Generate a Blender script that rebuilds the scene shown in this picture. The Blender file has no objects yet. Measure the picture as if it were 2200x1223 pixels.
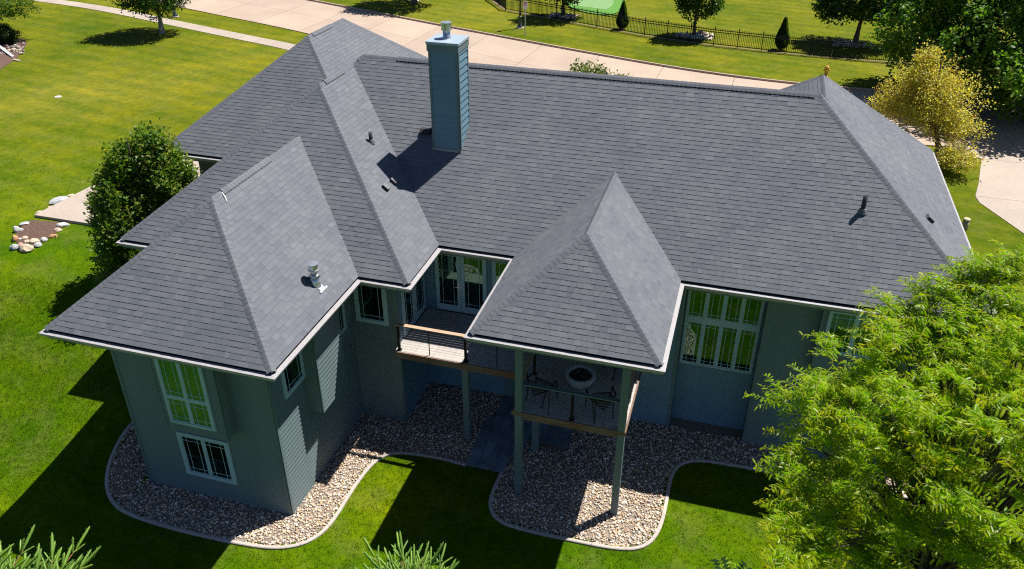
import bpy, math, random
import numpy as np
from mathutils import Vector, Matrix, geometry

# ------------------------------------------------------------------ camera, world, sun, exposure
SC = bpy.context.scene
COL = SC.collection
random.seed(7)
RNG = np.random.default_rng(11)
CAM = np.array([3.646, -20.673, 12.114])
PITCH, ROLL, YAW, FPX = math.radians(-31.035), math.radians(0.156), math.radians(-16.265), 1761.757
def cam_axes():
    fw = np.array([math.sin(YAW) * math.cos(PITCH), math.cos(YAW) * math.cos(PITCH), math.sin(PITCH)])
    r = np.array([math.cos(YAW), -math.sin(YAW), 0.0])
    u = np.cross(r, fw)
    return r * math.cos(ROLL) + u * math.sin(ROLL), -r * math.sin(ROLL) + u * math.cos(ROLL), fw
R_, U_, F_ = cam_axes()
cd = bpy.data.cameras.new('camera')
cd.sensor_width = 36.0
cd.lens = FPX / 2200.0 * 36.0
cd.clip_start, cd.clip_end = 0.1, 2000.0
cam = bpy.data.objects.new('camera', cd)
COL.objects.link(cam)
cam.matrix_world = Matrix(((R_[0], U_[0], -F_[0], CAM[0]), (R_[1], U_[1], -F_[1], CAM[1]),
                           (R_[2], U_[2], -F_[2], CAM[2]), (0, 0, 0, 1)))
SC.camera = cam

SUN_TO = Vector((0.364, 0.395, 1.0)).normalized()            # towards the sun
world = bpy.data.worlds.new('World')
SC.world = world
world.use_nodes = True
wn = world.node_tree.nodes
sky = wn.new('ShaderNodeTexSky')
sky.sky_type = 'NISHITA'
sky.sun_disc = False
sky.air_density, sky.dust_density, sky.ozone_density = 0.6, 0.3, 6.0
sky.sun_elevation = math.asin(SUN_TO.z)
sky.sun_rotation = math.atan2(SUN_TO.x, SUN_TO.y)
wn['Background'].inputs['Strength'].default_value = 0.058
world.node_tree.links.new(sky.outputs['Color'], wn['Background'].inputs['Color'])
sd = bpy.data.lights.new('sun', 'SUN')
sd.energy = 5.0
sd.angle = math.radians(0.5)
sd.color = (1.0, 0.955, 0.88)
sun = bpy.data.objects.new('sun', sd)
COL.objects.link(sun)
sun.rotation_euler = SUN_TO.to_track_quat('Z', 'Y').to_euler()
sun.location = (20, 20, 60)
SC.view_settings.view_transform = 'Standard'
SC.view_settings.look = 'None'
SC.view_settings.exposure = 0.95
SC.view_settings.gamma = 1.0
SC.view_settings.use_curve_mapping = False
SC.cycles.pixel_filter_type = 'BLACKMAN_HARRIS'
SC.cycles.filter_width = 1.15
SC.cycles.use_denoising = False
SC.cycles.adaptive_threshold = 0.006
SC.cycles.sample_clamp_indirect = 3.0
SC.cycles.caustics_reflective = False
SC.cycles.caustics_refractive = False

# ------------------------------------------------------------------ helpers
GZ, UZ = -6.0, -3.3                                          # garden level behind, street level in front
def sstep(a, b, x):
    t = np.clip((np.asarray(x, float) - a) / (b - a), 0, 1)
    return t * t * (3 - 2 * t)
def height(x, y):
    x = np.asarray(x, float); y = np.asarray(y, float)
    west = GZ + (UZ - GZ) * sstep(-10.0, 3.0, y)
    mid = GZ + (UZ - GZ) * sstep(1.6, 9.0, y)
    east = GZ + (UZ - GZ) * sstep(-3.0, 9.0, y)
    ww = sstep(-12.1, -14.2, x); we = sstep(9.0, 13.0, x)
    z = mid * (1 - ww) * (1 - we) + west * ww + east * we * (1 - ww)
    return z
def hz(x, y):
    return float(height(x, y))
def ray(u, v):
    d = F_ + R_ * (u - 1100) / FPX - U_ * (v - 611.5) / FPX
    return d / np.linalg.norm(d)
def along(u, v, dist):
    return CAM + ray(u, v) * dist
def ground(u, v, dz=0.0):
    """point of the terrain seen at photo pixel (u, v): used to survey where things stand"""
    d = ray(u, v); t0, t1 = 5.0, 400.0
    f = lambda t: CAM[2] + d[2] * t - hz(CAM[0] + d[0] * t, CAM[1] + d[1] * t) - dz
    for _ in range(60):
        m = (t0 + t1) / 2
        if f(m) > 0: t0 = m
        else: t1 = m
    return CAM + d * t0

def put(o, label=None, cat=None, group=None, kind=None):
    if label: o['label'] = label
    if cat: o['category'] = cat
    if group: o['group'] = group
    if kind: o['kind'] = kind
    return o
BASE = {}
def thing(name, loc, label, cat, group=None, rz=0.0):
    o = bpy.data.objects.new(name, None)
    o.empty_display_size = 0.3
    COL.objects.link(o)
    o.location = loc; o.rotation_euler = (0, 0, rz)
    BASE[o.name] = np.array(loc, float) if rz == 0 else np.zeros(3)
    return put(o, label, cat, group)
def obj(name, me, parent=None, mat=None):
    o = bpy.data.objects.new(name, me)
    COL.objects.link(o)
    if mat is not None:
        if not me.materials: me.materials.append(mat)
    if parent is not None:
        o.parent = parent
        BASE[o.name] = BASE.get(parent.name, np.zeros(3))
    return o
def mesh_np(name, V, F, attrs=None, smooth=False):
    """V (n,3); F a list of integer arrays (m,k)"""
    V = np.asarray(V, np.float32)
    F = [np.asarray(f, np.int32) for f in F if len(f)]
    me = bpy.data.meshes.new(name)
    me.vertices.add(len(V)); me.vertices.foreach_set('co', V.ravel())
    nl = sum(f.size for f in F); npoly = sum(len(f) for f in F)
    me.loops.add(nl); me.polygons.add(npoly)
    me.loops.foreach_set('vertex_index', np.concatenate([f.ravel() for f in F]))
    tot = np.concatenate([np.full(len(f), f.shape[1], np.int32) for f in F])
    st = np.concatenate([[0], np.cumsum(tot)[:-1]]).astype(np.int32)
    me.polygons.foreach_set('loop_start', st)
    if smooth:
        me.polygons.foreach_set('use_smooth', np.ones(npoly, bool))
    for k, a in (attrs or {}).items():
        a = np.asarray(a, np.float32)
        if a.ndim == 1:
            at = me.attributes.new(k, 'FLOAT', 'POINT'); at.data.foreach_set('value', a)
        else:
            if a.shape[1] == 3: a = np.concatenate([a, np.ones((len(a), 1), np.float32)], 1)
            at = me.attributes.new(k, 'FLOAT_COLOR', 'POINT'); at.data.foreach_set('color', a.ravel())
    me.update(calc_edges=True)
    me.validate()
    return me

class MB:
    """collects shapes in world coordinates; build() links them as one mesh object below a thing or part"""
    def __init__(s): s.v = []; s.f = []; s.t = []; s.tone = 0.5
    def add(s, verts, faces):
        n = len(s.v)
        s.v += [tuple(map(float, p)) for p in verts]; s.t += [s.tone] * len(verts)
        s.f += [tuple(n + i for i in f) for f in faces]
        return s
    def box(s, lo, hi):
        x0, y0, z0 = lo; x1, y1, z1 = hi
        return s.add([(x0, y0, z0), (x1, y0, z0), (x1, y1, z0), (x0, y1, z0), (x0, y0, z1), (x1, y0, z1), (x1, y1, z1), (x0, y1, z1)],
                     [(0, 3, 2, 1), (4, 5, 6, 7), (0, 1, 5, 4), (1, 2, 6, 5), (2, 3, 7, 6), (3, 0, 4, 7)])
    def frame_box(s, o, ax, ay, az, lo, hi):
        o, ax, ay, az = (np.array(q, float) for q in (o, ax, ay, az))
        x0, y0, z0 = lo; x1, y1, z1 = hi
        pts = [(x0, y0, z0), (x1, y0, z0), (x1, y1, z0), (x0, y1, z0), (x0, y0, z1), (x1, y0, z1), (x1, y1, z1), (x0, y1, z1)]
        return s.add([o + ax * a + ay * b + az * c for a, b, c in pts],
                     [(0, 3, 2, 1), (4, 5, 6, 7), (0, 1, 5, 4), (1, 2, 6, 5), (2, 3, 7, 6), (3, 0, 4, 7)])
    def bar(s, a, b, w, h=None, up=(0, 0, 1)):
        a = Vector(a); b = Vector(b); h = h or w
        d = (b - a); L = d.length; d.normalize()
        u = Vector(up)
        if abs(d.dot(u)) > .98: u = Vector((0, 1, 0))
        sx = d.cross(u).normalized(); sz = sx.cross(d)
        return s.frame_box(a, d, sx, sz, (0, -w / 2, -h / 2), (L, w / 2, h / 2))
    def tube(s, pts, rad, n=6, cap=True):
        pts = [Vector(p) for p in pts]
        if not hasattr(rad, '__len__'): rad = [rad] * len(pts)
        base = len(s.v); ref = Vector((0.31, 0.17, 0.93))
        for i, p in enumerate(pts):
            d = (pts[min(i + 1, len(pts) - 1)] - pts[max(i - 1, 0)]).normalized()
            r0 = ref if abs(d.dot(ref)) < .95 else Vector((1, 0, 0))
            a = d.cross(r0).normalized(); b = d.cross(a)
            for k in range(n):
                t = 2 * math.pi * k / n
                s.v.append(tuple(p + (a * math.cos(t) + b * math.sin(t)) * rad[i])); s.t.append(s.tone)
        for i in range(len(pts) - 1):
            for k in range(n):
                s.f.append((base + i * n + k, base + i * n + (k + 1) % n, base + (i + 1) * n + (k + 1) % n, base + (i + 1) * n + k))
        if cap:
            s.f.append(tuple(base + k for k in range(n))[::-1]); s.f.append(tuple(base + (len(pts) - 1) * n + k for k in range(n)))
        return s
    def lathe(s, c, prof, n=16, axis=(0, 0, 1)):
        """prof = [(r, h)...] about axis through c"""
        az = Vector(axis).normalized(); ax = az.cross(Vector((0, 1, 0.01))).normalized(); ay = az.cross(ax)
        c = Vector(c); base = len(s.v)
        for r, h in prof:
            for k in range(n):
                t = 2 * math.pi * k / n
                s.v.append(tuple(c + az * h + (ax * math.cos(t) + ay * math.sin(t)) * r)); s.t.append(s.tone)
        for i in range(len(prof) - 1):
            for k in range(n):
                s.f.append((base + i * n + k, base + i * n + (k + 1) % n, base + (i + 1) * n + (k + 1) % n, base + (i + 1) * n + k))
        if prof[0][0] > 1e-4: s.f.append(tuple(base + k for k in range(n))[::-1])
        if prof[-1][0] > 1e-4: s.f.append(tuple(base + (len(prof) - 1) * n + k for k in range(n)))
        return s
    def poly(s, pts, z=None, down=0.0):
        """flat n-gon sheet (triangulated when concave) with optional side depth"""
        P = [Vector((p[0], p[1], p[2] if z is None else z)) for p in pts]
        tri = geometry.tessellate_polygon([P])
        n = len(s.v)
        s.v += [tuple(p) for p in P]; s.t += [s.tone] * len(P)
        for t in tri:
            a, b, c = (P[i] for i in t)
            if (b - a).cross(c - a).z < 0: t = t[::-1]
            s.f.append(tuple(n + i for i in t))
        if down:
            m = len(s.v)
            s.v += [(p.x, p.y, p.z - down) for p in P]; s.t += [s.tone] * len(P)
            k = len(P)
            for i in range(k):
                s.f.append((n + i, m + i, m + (i + 1) % k, n + (i + 1) % k))
        return s
    def mesh(s, name, off=(0, 0, 0), smooth=False):
        me = bpy.data.meshes.new(name)
        o = np.asarray(off, float)
        me.from_pydata([(x - o[0], y - o[1], z - o[2]) for x, y, z in s.v], [], s.f)
        at = me.attributes.new('tone', 'FLOAT', 'POINT'); at.data.foreach_set('value', np.array(s.t, np.float32))
        if smooth:
            me.polygons.foreach_set('use_smooth', [True] * len(me.polygons))
        me.update()
        return me
    def build(s, name, mat, parent=None, smooth=False):
        off = BASE.get(parent.name, np.zeros(3)) if parent is not None else np.zeros(3)
        return obj(name, s.mesh(name, off, smooth), parent, mat)
def struct(o, kind='structure', label=None):
    o['kind'] = kind
    if label: o['label'] = label
    return o

# ------------------------------------------------------------------ materials (procedural)
def mat(name):
    m = bpy.data.materials.new(name); m.use_nodes = True
    nt = m.node_tree
    return m, nt, nt.nodes['Principled BSDF']
def N(nt, t, **kw):
    n = nt.nodes.new(t)
    for k, v in kw.items():
        if k in ('ins',):
            for a, b in v.items(): n.inputs[a].default_value = b
        else: setattr(n, k, v)
    return n
def noise(nt, scale, detail=3, rough=.55, coord='Object', stretch=None, loc=None):
    tc = N(nt, 'ShaderNodeTexCoord')
    n = N(nt, 'ShaderNodeTexNoise', ins={'Scale': scale, 'Detail': detail, 'Roughness': rough})
    src = tc.outputs[coord]
    if stretch or loc:
        mp = N(nt, 'ShaderNodeMapping')
        if stretch: mp.inputs['Scale'].default_value = stretch
        if loc: mp.inputs['Location'].default_value = loc
        nt.links.new(src, mp.inputs['Vector']); src = mp.outputs['Vector']
    nt.links.new(src, n.inputs['Vector'])
    return n.outputs['Fac']
def ramp(nt, fac, stops):
    r = N(nt, 'ShaderNodeValToRGB')
    el = r.color_ramp.elements
    while len(el) < len(stops): el.new(0.5)
    for e, (p, c) in zip(el, stops):
        e.position = p; e.color = (*c, 1) if len(c) == 3 else c
    nt.links.new(fac, r.inputs['Fac'])
    return r.outputs['Color']
def mixc(nt, fac, a, b, mode='MIX'):
    m = N(nt, 'ShaderNodeMix', data_type='RGBA', blend_type=mode)
    for s, v in ((m.inputs[0], fac), (m.inputs[6], a), (m.inputs[7], b)):
        if isinstance(v, (int, float)): s.default_value = v
        elif isinstance(v, tuple): s.default_value = (*v, 1) if len(v) == 3 else v
        else: nt.links.new(v, s)
    return m.outputs[2]
def bump(nt, bs, h, strength=.3, dist=.01):
    b = N(nt, 'ShaderNodeBump', ins={'Strength': strength, 'Distance': dist})
    nt.links.new(h, b.inputs['Height']); nt.links.new(b.outputs['Normal'], bs.inputs['Normal'])
def plain(name, col, rough=.6, metal=0.0, var=.12, scale=6.0, bmp=0.0, spec=.5):
    m, nt, b = mat(name)
    f = noise(nt, scale, 4)
    lo = tuple(c * (1 - var) for c in col); hi = tuple(min(1, c * (1 + var)) for c in col)
    nt.links.new(ramp(nt, f, [(.3, lo), (.7, hi)]), b.inputs['Base Color'])
    b.inputs['Roughness'].default_value = rough; b.inputs['Metallic'].default_value = metal
    b.inputs['Specular IOR Level'].default_value = spec
    if bmp: bump(nt, b, noise(nt, scale * 8, 3), bmp, .01)
    return m
def attr(nt, name, out='Fac'):
    return N(nt, 'ShaderNodeAttribute', attribute_name=name).outputs[out]
M = {}
def make_materials():
    # shingles: each tab has its own tone; granule speckle
    m, nt, b = mat('asphalt_shingle')
    c = ramp(nt, attr(nt, 'tone'), [(0, (.086, .094, .112)), (.5, (.105, .112, .129)), (1, (.126, .133, .152))])
    big = noise(nt, .55, 4, .6)
    c = mixc(nt, .5, c, ramp(nt, big, [(.3, (.40, .41, .44)), (.7, (.61, .60, .58))]), 'OVERLAY')
    sk = noise(nt, 1.6, 4, .65, stretch=(1.6, .22, .22)); c = mixc(nt, .2, c, ramp(nt, sk, [(.3, (.41, .42, .44)), (.7, (.60, .59, .58))]), 'OVERLAY')
    gr = noise(nt, 260, 2, .7)
    c = mixc(nt, .35, c, ramp(nt, gr, [(.35, (.3, .3, .3)), (.7, (.72, .72, .72))]), 'OVERLAY')
    nt.links.new(c, b.inputs['Base Color']); b.inputs['Roughness'].default_value = .86
    b.inputs['Specular IOR Level'].default_value = .3
    bump(nt, b, gr, .35, .004); M['shingle'] = m
    # painted lap siding
    for key, col in (('siding', (.118, .162, .170)), ('siding_light', (.110, .198, .258)), ('trim', (.108, .156, .164)), ('casing', (.33, .46, .51))):
        m, nt, b = mat('painted_' + key)
        f = noise(nt, 1.3, 5, .6); g = noise(nt, 22, 3, .6, stretch=(1, 1, 8))
        c = ramp(nt, f, [(.3, tuple(x * .9 for x in col)), (.7, tuple(x * 1.08 for x in col))])
        c = mixc(nt, .25, c, ramp(nt, g, [(.3, (.42, .42, .42)), (.7, (.58, .58, .58))]), 'OVERLAY')
        nt.links.new(c, b.inputs['Base Color']); b.inputs['Roughness'].default_value = .55
        b.inputs['Specular IOR Level'].default_value = .4
        bump(nt, b, g, .12, .003); M[key] = m
    M['gutter'] = plain('gutter_aluminium', (.34, .325, .33), .5, 0, .08, 3)
    M['gutter_top'] = plain('gutter_guard', (.27, .26, .27), .6, 0, .12, 9)
    M['soffit'] = plain('soffit_paint', (.20, .24, .24), .7)
    M['metal'] = plain('galvanised_metal', (.62, .64, .66), .32, .85, .1, 5)
    M['metal_paint'] = plain('chimney_cap_paint', (.29, .355, .42), .45, .15, .08, 4)
    M['vent_top'] = plain('vent_cover', (.10, .105, .115), .6)
    M['rubber'] = plain('black_vent', (.02, .02, .022), .6)
    M['black'] = plain('black_powdercoat', (.010, .010, .012), .6, spec=.15)
    M['cable'] = plain('steel_cable', (.55, .56, .58), .35, .9)
    # glass with a dark room or a drawn curtain behind
    m, nt, b = mat('window_glass')
    gl = N(nt, 'ShaderNodeBsdfGlossy', ins={'Roughness': .015, 'Color': (.55, 1.0, .80, 1)})
    tr = N(nt, 'ShaderNodeBsdfTransparent', ins={'Color': (.62, .70, .68, 1)})
    fr = N(nt, 'ShaderNodeFresnel', ins={'IOR': 1.65})
    ad = N(nt, 'ShaderNodeMath', operation='ADD', ins={1: .04})
    mx = N(nt, 'ShaderNodeMixShader')
    wv = noise(nt, 2.2, 1); bp = N(nt, 'ShaderNodeBump', ins={'Strength': .07, 'Distance': .03})
    nt.links.new(wv, bp.inputs['Height']); nt.links.new(bp.outputs['Normal'], gl.inputs['Normal'])
    nt.links.new(fr.outputs['Fac'], ad.inputs[0]); nt.links.new(ad.outputs[0], mx.inputs['Fac'])
    nt.links.new(tr.outputs[0], mx.inputs[1]); nt.links.new(gl.outputs[0], mx.inputs[2])
    nt.links.new(mx.outputs[0], nt.nodes['Material Output'].inputs['Surface'])
    M['glass'] = m
    M['room'] = plain('dark_room', (.006, .008, .010), .9, spec=.1)
    m, nt, b = mat('green_lit_curtain')
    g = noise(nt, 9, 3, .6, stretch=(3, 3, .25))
    nt.links.new(ramp(nt, g, [(.3, (.05, .28, .06)), (.7, (.16, .52, .16))]), b.inputs['Base Color']); b.inputs['Roughness'].default_value = .9  # the lawn's green reflection is put into the cloth colour
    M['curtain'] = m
    M['blind'] = plain('roller_blind', (.30, .50, .42), .8)
    # timber
    m, nt, b = mat('weathered_timber')
    g = noise(nt, 5, 5, .65, stretch=(.5, 6, 14)); f = noise(nt, .9, 3)
    c = ramp(nt, g, [(.25, (.085, .033, .014)), (.55, (.185, .088, .050)), (.8, (.28, .17, .11))])
    c = mixc(nt, ramp(nt, f, [(.45, (0, 0, 0)), (.75, (.7, .7, .7))]), c, (.24, .19, .165))
    nt.links.new(c, b.inputs['Base Color']); b.inputs['Roughness'].default_value = .75
    bump(nt, b, g, .25, .004); M['timber'] = m
    m, nt, b = mat('rail_timber')
    g = noise(nt, 6, 5, .65, stretch=(.6, 8, 8))
    nt.links.new(ramp(nt, g, [(.25, (.30, .185, .115)), (.75, (.45, .31, .21))]), b.inputs['Base Color']); b.inputs['Roughness'].default_value = .7
    M['rail'] = m
    m, nt, b = mat('deck_board')
    g = noise(nt, 5, 4, .6, stretch=(.6, 22, 1))
    c = ramp(nt, g, [(.25, (.31, .28, .26)), (.75, (.40, .365, .335))])
    c = mixc(nt, .5, c, ramp(nt, attr(nt, 'tone'), [(0, (.42, .42, .42)), (1, (.58, .58, .58))]), 'OVERLAY')
    nt.links.new(c, b.inputs['Base Color']); b.inputs['Roughness'].default_value = .7; M['deck'] = m
    M['bowl'] = plain('cast_concrete', (.34, .36, .38), .8, 0, .1, 8, .1)
    M['ember'] = plain('lava_rock', (.012, .011, .012), .9, 0, .4, 40, .6)
    M['strap'] = plain('woven_strap', (.022, .018, .016), .7)
    M['hide'] = plain('underlay', (.035, .036, .04), .9)
    # concrete
    def concrete(name, col, spots=.45):
        m, nt, b = mat(name)
        f = noise(nt, .35, 5, .6, 'Object'); g = noise(nt, 7, 4, .7, 'Object'); h = noise(nt, 60, 2, .7, 'Object')
        c = ramp(nt, f, [(.3, tuple(x * .9 for x in col)), (.7, tuple(x * 1.07 for x in col))])
        c = mixc(nt, spots, c, ramp(nt, g, [(.3, (.36, .36, .37)), (.7, (.6, .6, .59))]), 'OVERLAY')
        c = mixc(nt, .18, c, ramp(nt, h, [(.3, (.3, .3, .3)), (.7, (.7, .7, .7))]), 'OVERLAY')
        c = mixc(nt, .45, c, ramp(nt, attr(nt, 'tone'), [(0, (.40, .40, .41)), (1, (.60, .60, .59))]), 'OVERLAY')
        nt.links.new(c, b.inputs['Base Color']); b.inputs['Roughness'].default_value = .85
        b.inputs['Specular IOR Level'].default_value = .25
        bump(nt, b, h, .2, .004); return m
    M['road'] = concrete('road_concrete', (.35, .272, .215))
    M['walk'] = concrete('path_concrete', (.33, .275, .235))
    M['kerb'] = concrete('kerb_concrete', (.37, .27, .21))
    M['edging'] = concrete('edging_concrete', (.40, .345, .31), .35)
    M['joint'] = plain('joint_filler', (.14, .105, .085), .9)
    m, nt, b = mat('slate_paver')
    f = noise(nt, 2.5, 5, .65)
    c = ramp(nt, f, [(.3, (.13, .165, .20)), (.7, (.22, .26, .31))])
    c = mixc(nt, .6, c, ramp(nt, attr(nt, 'tone'), [(0, (.3, .3, .3)), (1, (.68, .68, .68))]), 'OVERLAY')
    nt.links.new(c, b.inputs['Base Color']); b.inputs['Roughness'].default_value = .75; bump(nt, b, noise(nt, 30, 3), .2, .006)
    M['paver'] = m
    # stones coloured one by one
    m, nt, b = mat('river_stone')
    c = attr(nt, 'col', 'Color')
    c = mixc(nt, .5, c, ramp(nt, noise(nt, 45, 3, .6), [(.3, (.36, .36, .36)), (.7, (.64, .64, .64))]), 'OVERLAY')
    nt.links.new(c, b.inputs['Base Color']); b.inputs['Roughness'].default_value = .7; b.inputs['Specular IOR Level'].default_value = .3
    M['stone'] = m
    M['bed'] = plain('gravel_base', (.20, .16, .125), .95, 0, .35, 20, .4)
    def boulder(name, a, b_):
        m, nt, b = mat(name)
        c = ramp(nt, noise(nt, 5, 5, .65), [(.3, a), (.7, b_)])
        c = mixc(nt, .4, c, ramp(nt, noise(nt, 50, 3, .7), [(.3, (.3, .3, .3)), (.7, (.7, .7, .7))]), 'OVERLAY')
        nt.links.new(c, b.inputs['Base Color']); b.inputs['Roughness'].default_value = .85
        bump(nt, b, noise(nt, 24, 4, .7), .5, .02); return m
    M['b_grey'] = boulder('grey_boulder', (.24, .25, .27), (.40, .41, .42))
    M['b_tan'] = boulder('tan_boulder', (.36, .27, .19), (.52, .42, .31))
    M['b_white'] = boulder('white_boulder', (.34, .335, .325), (.50, .49, .47))
    M['b_orange'] = boulder('orange_boulder', (.36, .17, .08), (.50, .28, .14))
    M['b_pink'] = boulder('pink_boulder', (.42, .19, .16), (.52, .27, .23))
    M['veneer'] = boulder('stone_veneer', (.10, .095, .085), (.20, .18, .155))
    m, nt, b = mat('bark_mulch')
    c = ramp(nt, noise(nt, 14, 6, .75), [(.25, (.035, .018, .012)), (.5, (.10, .055, .038)), (.8, (.20, .13, .10))])
    nt.links.new(c, b.inputs['Base Color']); b.inputs['Roughness'].default_value = .95; bump(nt, b, noise(nt, 30, 5, .8), 1, .04)
    M['mulch'] = m
    # lawn: clumped greens, yellow patches, mowing stripes
    m, nt, b = mat('lawn_grass')
    big = noise(nt, .085, 4, .55); med = noise(nt, .42, 4, .6); fin = noise(nt, 3.2, 4, .65); tuf = noise(nt, 16, 3, .7)
    c = ramp(nt, big, [(.30, (.064, .092, .006)), (.5, (.106, .118, .010)), (.70, (.140, .142, .024))])
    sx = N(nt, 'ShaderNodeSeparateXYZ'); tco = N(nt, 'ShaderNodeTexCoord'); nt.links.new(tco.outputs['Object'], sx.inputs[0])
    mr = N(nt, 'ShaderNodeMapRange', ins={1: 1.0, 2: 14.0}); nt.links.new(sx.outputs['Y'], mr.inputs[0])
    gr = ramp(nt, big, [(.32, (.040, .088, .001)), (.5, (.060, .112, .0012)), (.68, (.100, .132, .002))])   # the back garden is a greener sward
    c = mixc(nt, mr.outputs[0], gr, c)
    c = mixc(nt, .8, c, ramp(nt, med, [(.3, (.30, .42, .20)), (.5, (.5, .5, .4)), (.72, (.68, .60, .35))]), 'OVERLAY')
    st = noise(nt, 1.0, 3, .5, stretch=(.16, .62, 1))
    c = mixc(nt, .30, c, ramp(nt, st, [(.35, (.36, .42, .36)), (.65, (.64, .60, .5))]), 'OVERLAY')
    wt = N(nt, 'ShaderNodeTexWave', bands_direction='Y', ins={'Scale': .23, 'Distortion': 1.6, 'Detail': 2, 'Detail Scale': .25, 'Detail Roughness': .6})
    mpw = N(nt, 'ShaderNodeMapping'); mpw.inputs['Rotation'].default_value = (0, 0, .22); nt.links.new(tco.outputs['Object'], mpw.inputs[0]); nt.links.new(mpw.outputs[0], wt.inputs['Vector'])
    c = mixc(nt, .42, c, ramp(nt, wt.outputs['Fac'], [(.25, (.40, .45, .40)), (.75, (.62, .57, .48))]), 'OVERLAY')
    dl = noise(nt, .9, 4, .65, loc=(31, 7, 0)); c = mixc(nt, ramp(nt, dl, [(.48, (0, 0, 0)), (.66, (.62, .62, .62))]), c, mixc(nt, .5, c, (.118, .125, .040)))
    c = mixc(nt, .75, c, ramp(nt, fin, [(.28, (.30, .36, .30)), (.5, (.5, .5, .5)), (.72, (.68, .64, .55))]), 'OVERLAY')
    c = mixc(nt, .42, c, ramp(nt, tuf, [(.3, (.25, .29, .15)), (.7, (.76, .72, .45))]), 'OVERLAY')
    nt.links.new(c, b.inputs['Base Color']); b.inputs['Roughness'].default_value = .9; b.inputs['Specular IOR Level'].default_value = .03
    bump(nt, b, tuf, .9, .05); M['lawn'] = m
    M['green'] = plain('putting_turf', (.13, .24, .085), .9, 0, .05, 2)
    M['fringe'] = plain('fringe_turf', (.06, .19, .015), .9, 0, .15, 5)
    # foliage: colour comes from each leaf
    def leafmat(name, trans=.35, rough=.45, spec=.35):
        m, nt, b = mat(name)
        c = attr(nt, 'col', 'Color')
        nt.links.new(c, b.inputs['Base Color']); b.inputs['Roughness'].default_value = rough
        b.inputs['Specular IOR Level'].default_value = spec
        t = N(nt, 'ShaderNodeBsdfTranslucent')
        tc = mixc(nt, 1.0, c, (1.5, 1.35, .45), 'MULTIPLY')
        nt.links.new(tc, t.inputs['Color'])
        mx = N(nt, 'ShaderNodeMixShader', ins={'Fac': trans})
        nt.links.new(b.outputs[0], mx.inputs[1]); nt.links.new(t.outputs[0], mx.inputs[2])
        nt.links.new(mx.outputs[0], nt.nodes['Material Output'].inputs['Surface']); return m
    M['leaf'] = leafmat('broad_leaf', .55)
    M['frond'] = leafmat('locust_leaflet', .55, .35, .22)
    M['matte_leaf'] = leafmat('matte_leaf', .15, .8, .05)
    M['needle'] = leafmat('conifer_needle', .12, .5, .3)
    M['blade'] = leafmat('grass_blade', .3, .6, .2)
    M['bark'] = plain('bark', (.11, .085, .065), .95, 0, .4, 9, .6)
    M['bark_pale'] = plain('pale_bark', (.24, .215, .18), .95, 0, .3, 9, .6)
    M['twig'] = plain('pale_twig', (.22, .12, .05), .8)
    M['yellow'] = plain('hydrant_yellow', (.62, .34, .04), .5)
    M['white'] = plain('white_plastic', (.72, .72, .70), .5, 0, .05)
    M['red'] = plain('sign_red', (.45, .02, .02), .5)
    M['lamp'] = plain('lamp_post_paint', (.035, .05, .06), .45)
    M['sign_post'] = plain('sign_post_steel', (.36, .40, .36), .5, .3)
    M['pedestal'] = plain('tan_pedestal', (.36, .31, .20), .6)
    M['lantern'] = plain('lantern_glass', (.6, .6, .58), .3)
make_materials()
# ------------------------------------------------------------------ ground, road, pavements, gravel
def terrain():
    xs = np.concatenate([np.linspace(-400, -62, 18), np.arange(-60, 40.01, .5), np.linspace(42, 400, 18)])
    ys = np.concatenate([np.linspace(-300, -32, 14), np.arange(-30, 30.01, .5), np.arange(31, 70, 1.0), np.linspace(72, 500, 18)])
    X, Y = np.meshgrid(xs, ys)
    Z = height(X, Y)
    V = np.stack([X.ravel(), Y.ravel(), Z.ravel()], 1)
    nx, ny = len(xs), len(ys)
    i, j = np.meshgrid(np.arange(nx - 1), np.arange(ny - 1))
    a = (j * nx + i).ravel()
    me = mesh_np('lawn', V, [np.stack([a, a + 1, a + nx + 1, a + nx], 1)], smooth=True)
    return struct(obj('lawn', me, None, M['lawn']))
terrain()

def resample(P, step):
    P = np.asarray(P, float); d = np.r_[0, np.cumsum(np.linalg.norm(np.diff(P, axis=0), axis=1))]
    n = max(2, int(round(d[-1] / step)) + 1); t = np.linspace(0, d[-1], n)
    return np.stack([np.interp(t, d, P[:, k]) for k in range(P.shape[1])], 1)
def smooth_poly(P, it=2, closed=False):
    P = np.asarray(P, float)
    for _ in range(it):
        Q = []
        n = len(P)
        for k in range(n - 1 + closed):
            a, b = P[k], P[(k + 1) % n]; Q += [a * .75 + b * .25, a * .25 + b * .75]
        if not closed: Q = [P[0]] + Q[1:-1] + [P[-1]]
        P = np.array(Q)
    return P
def offset_line(P, d):
    P = np.asarray(P, float); T = np.gradient(P, axis=0); T /= np.linalg.norm(T, axis=1)[:, None] + 1e-9
    return P + np.stack([-T[:, 1], T[:, 0]], 1) * d
def sweep(mb, P, prof, closed=False):
    """P (n,3) path, prof list of (sideways-left, up)"""
    P = np.asarray(P, float); XY = P[:, :2]
    T = np.gradient(XY, axis=0)
    T /= np.linalg.norm(T, axis=1)[:, None] + 1e-9
    Nn = np.stack([-T[:, 1], T[:, 0]], 1)
    V = []; m = len(prof)
    for k in range(len(P)):
        for s, u in prof: V.append((P[k, 0] + Nn[k, 0] * s, P[k, 1] + Nn[k, 1] * s, P[k, 2] + u))
    Fc = []
    for k in range(len(P) - 1):
        for q in range(m - 1):
            Fc.append((k * m + q, (k + 1) * m + q, (k + 1) * m + q + 1, k * m + q + 1))
    Fc.append(tuple(range(m))); Fc.append(tuple((len(P) - 1) * m + q for q in range(m))[::-1])
    return mb.add(V, Fc)

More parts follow.
